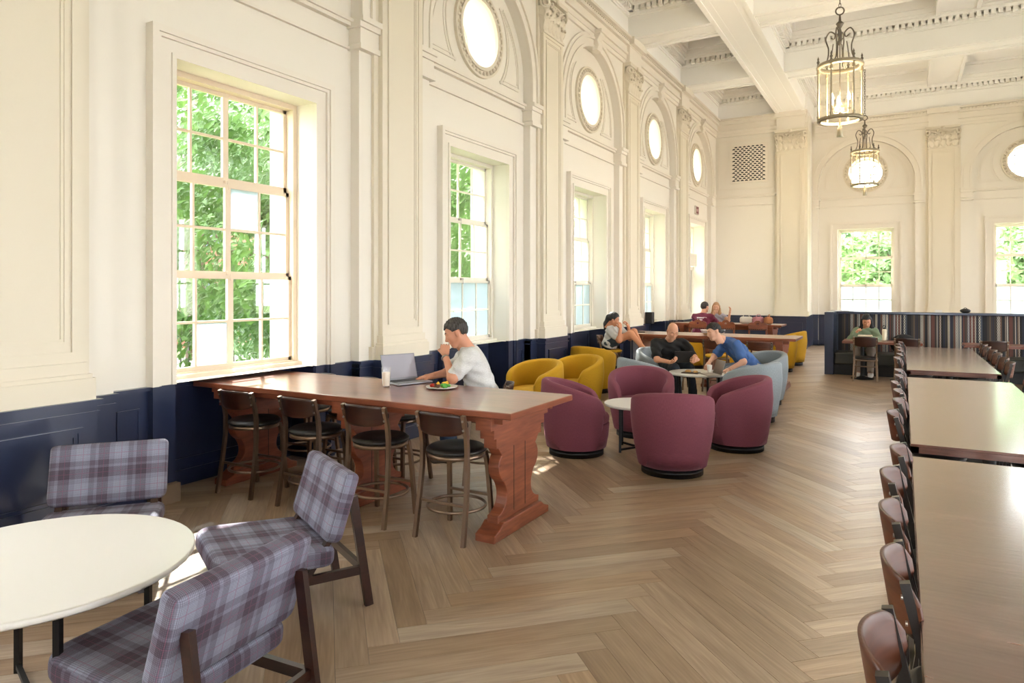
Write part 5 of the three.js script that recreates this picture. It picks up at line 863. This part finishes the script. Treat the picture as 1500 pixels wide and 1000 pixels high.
{
  const b = thing('water_bottle', 'cream tumbler bottle with black lid on booth table', 'bottle', [-0.3, 0.735, -14.82]); mesh('bottle_body', lathe([[0, 0], [0.036, 0], [0.038, 0.02], [0.038, 0.2], [0.03, 0.225], [0, 0.225]], 24), std({ color: '#d9cfb4', roughness: 0.4 }), b); mesh('lid', [cyl(0.028, 0.03, 0.03, 0, 0.24, 0, 20), rod([0.005, 0.25, 0], [0.03, 0.31, 0], 0.006), tube([[-0.025, 0.25, 0], [-0.015, 0.3, 0], [0.02, 0.28, 0]], 0.006, 6, 12)], M.black, b);
  const k = thing('takeout_box', 'open pale takeout box on the booth table', 'box', [-0.62, 0.735, -14.86], 0.1); mesh('box_tray', [rbox(0.26, 0.01, 0.2, 0.004, 0, 0.006, 0), box(0.26, 0.04, 0.008, 0, 0.025, 0.1), box(0.26, 0.04, 0.008, 0, 0.025, -0.1), box(0.008, 0.04, 0.2, 0.13, 0.025, 0), box(0.008, 0.04, 0.2, -0.13, 0.025, 0)], std({ color: '#d8cab4', roughness: 0.8 }), k); mesh('box_lid', box(0.26, 0.008, 0.18, 0, 0.06, -0.17), std({ color: '#e2d6c2', roughness: 0.8 }), k).rotation.x = 0.1;
  const bag = thing('black_backpack', 'black backpack on the booth bench under the stripes', 'bag', [0.02, 0.45, -15.45], 0.2); mesh('bag_body', new THREE.SphereGeometry(1, 20, 14).scale(0.24, 0.2, 0.13).translate(0, 0.19, 0), std({ color: '#17181c', roughness: 0.8 }), bag); mesh('strap', tube([[-0.1, 0.34, 0.05], [-0.16, 0.28, 0.16], [-0.14, 0.08, 0.15]], 0.014, 6, 14), M.black, bag);
  const pp = thing('paper_stack', 'stack of white paper on the booth end panel', 'paper', [-1.12, 1.262, -15.75], 0.2); for (let i = 0; i < 3; i++) mesh('sheet', box(0.32, 0.006, 0.22, 0.01 * i, 0.004 + i * 0.007, 0.012 * i), M.white, pp);
  const bk = thing('black_bag', 'black bag on the ledge of the striped booth', 'bag', [1.06, 1.26, -15.9]); mesh('bag_body', new THREE.SphereGeometry(1, 16, 12).scale(0.09, 0.045, 0.07).translate(0, 0.04, 0), M.black, bk); mesh('handle', tube([[-0.04, 0.07, 0], [0, 0.1, 0], [0.04, 0.07, 0]], 0.006, 6, 12), M.black, bk);
  const wb = thing('white_card', 'small white card on the booth ledge', 'card', [0.62, 1.26, -15.9]); mesh('card', rbox(0.12, 0.05, 0.02, 0.004, 0, 0.026, 0), M.white, wb);
}
{
  const bowl = thing('white_bowl', 'white bowl on the second oak table', 'bowl', [-3.05, 0.9, -12.4]); mesh('bowl', lathe([[0, 0.01], [0.05, 0.01], [0.1, 0.05], [0.12, 0.09], [0.115, 0.09], [0.09, 0.045], [0.04, 0], [0, 0]], 28), M.white, bowl); mesh('bread_roll', sph(0.08, 0, 0.07, 0, 14).scale(1, 0.6, 1), std({ color: '#caa06a', roughness: 0.8 }), bowl);
  const sp = thing('black_speaker', 'black box speaker on the navy ledge', 'speaker', [-4.98, 0.945, -15.0]); mesh('cabinet', rbox(0.16, 0.26, 0.18, 0.01, 0, 0.13, 0), M.black, sp); mesh('cone', new THREE.CylinderGeometry(0.05, 0.05, 0.01, 20).rotateZ(PI / 2).translate(0.083, 0.13, 0), M.vinyl, sp);
  const ph = thing('black_phone', 'black phone beside the woman in white', 'phone', [-4.35, 0.9, -12.5], 0.4); mesh('phone_body', rbox(0.2, 0.012, 0.11, 0.005, 0, 0.007, 0), M.black, ph);
  const items = [['tote_bag', 'white canvas bag on the third oak table', -3.25, '#d8d2c8', 'bag'], ['pink_bag', 'dusky pink bag on the third oak table', -2.98, '#b57a80', 'bag'], ['tan_bag', 'tan leather bag on the third oak table', -2.75, '#b0744c', 'bag']];
  items.forEach(([n, l, x, c, cat], i) => { const t = thing(n, l, cat, [x, 0.9, -17.0], i); mesh('bag_body', rbox(0.3, 0.17, 0.16, 0.06, 0, 0.085, 0, 4), std({ color: c, roughness: 0.8 }), t); mesh('handle', tube([[-0.08, 0.16, 0], [-0.04, 0.22, 0.02], [0.04, 0.22, 0.02], [0.08, 0.16, 0]], 0.008, 6, 14), std({ color: c, roughness: 0.7 }), t); });
}
renderer.render(scene, camera);
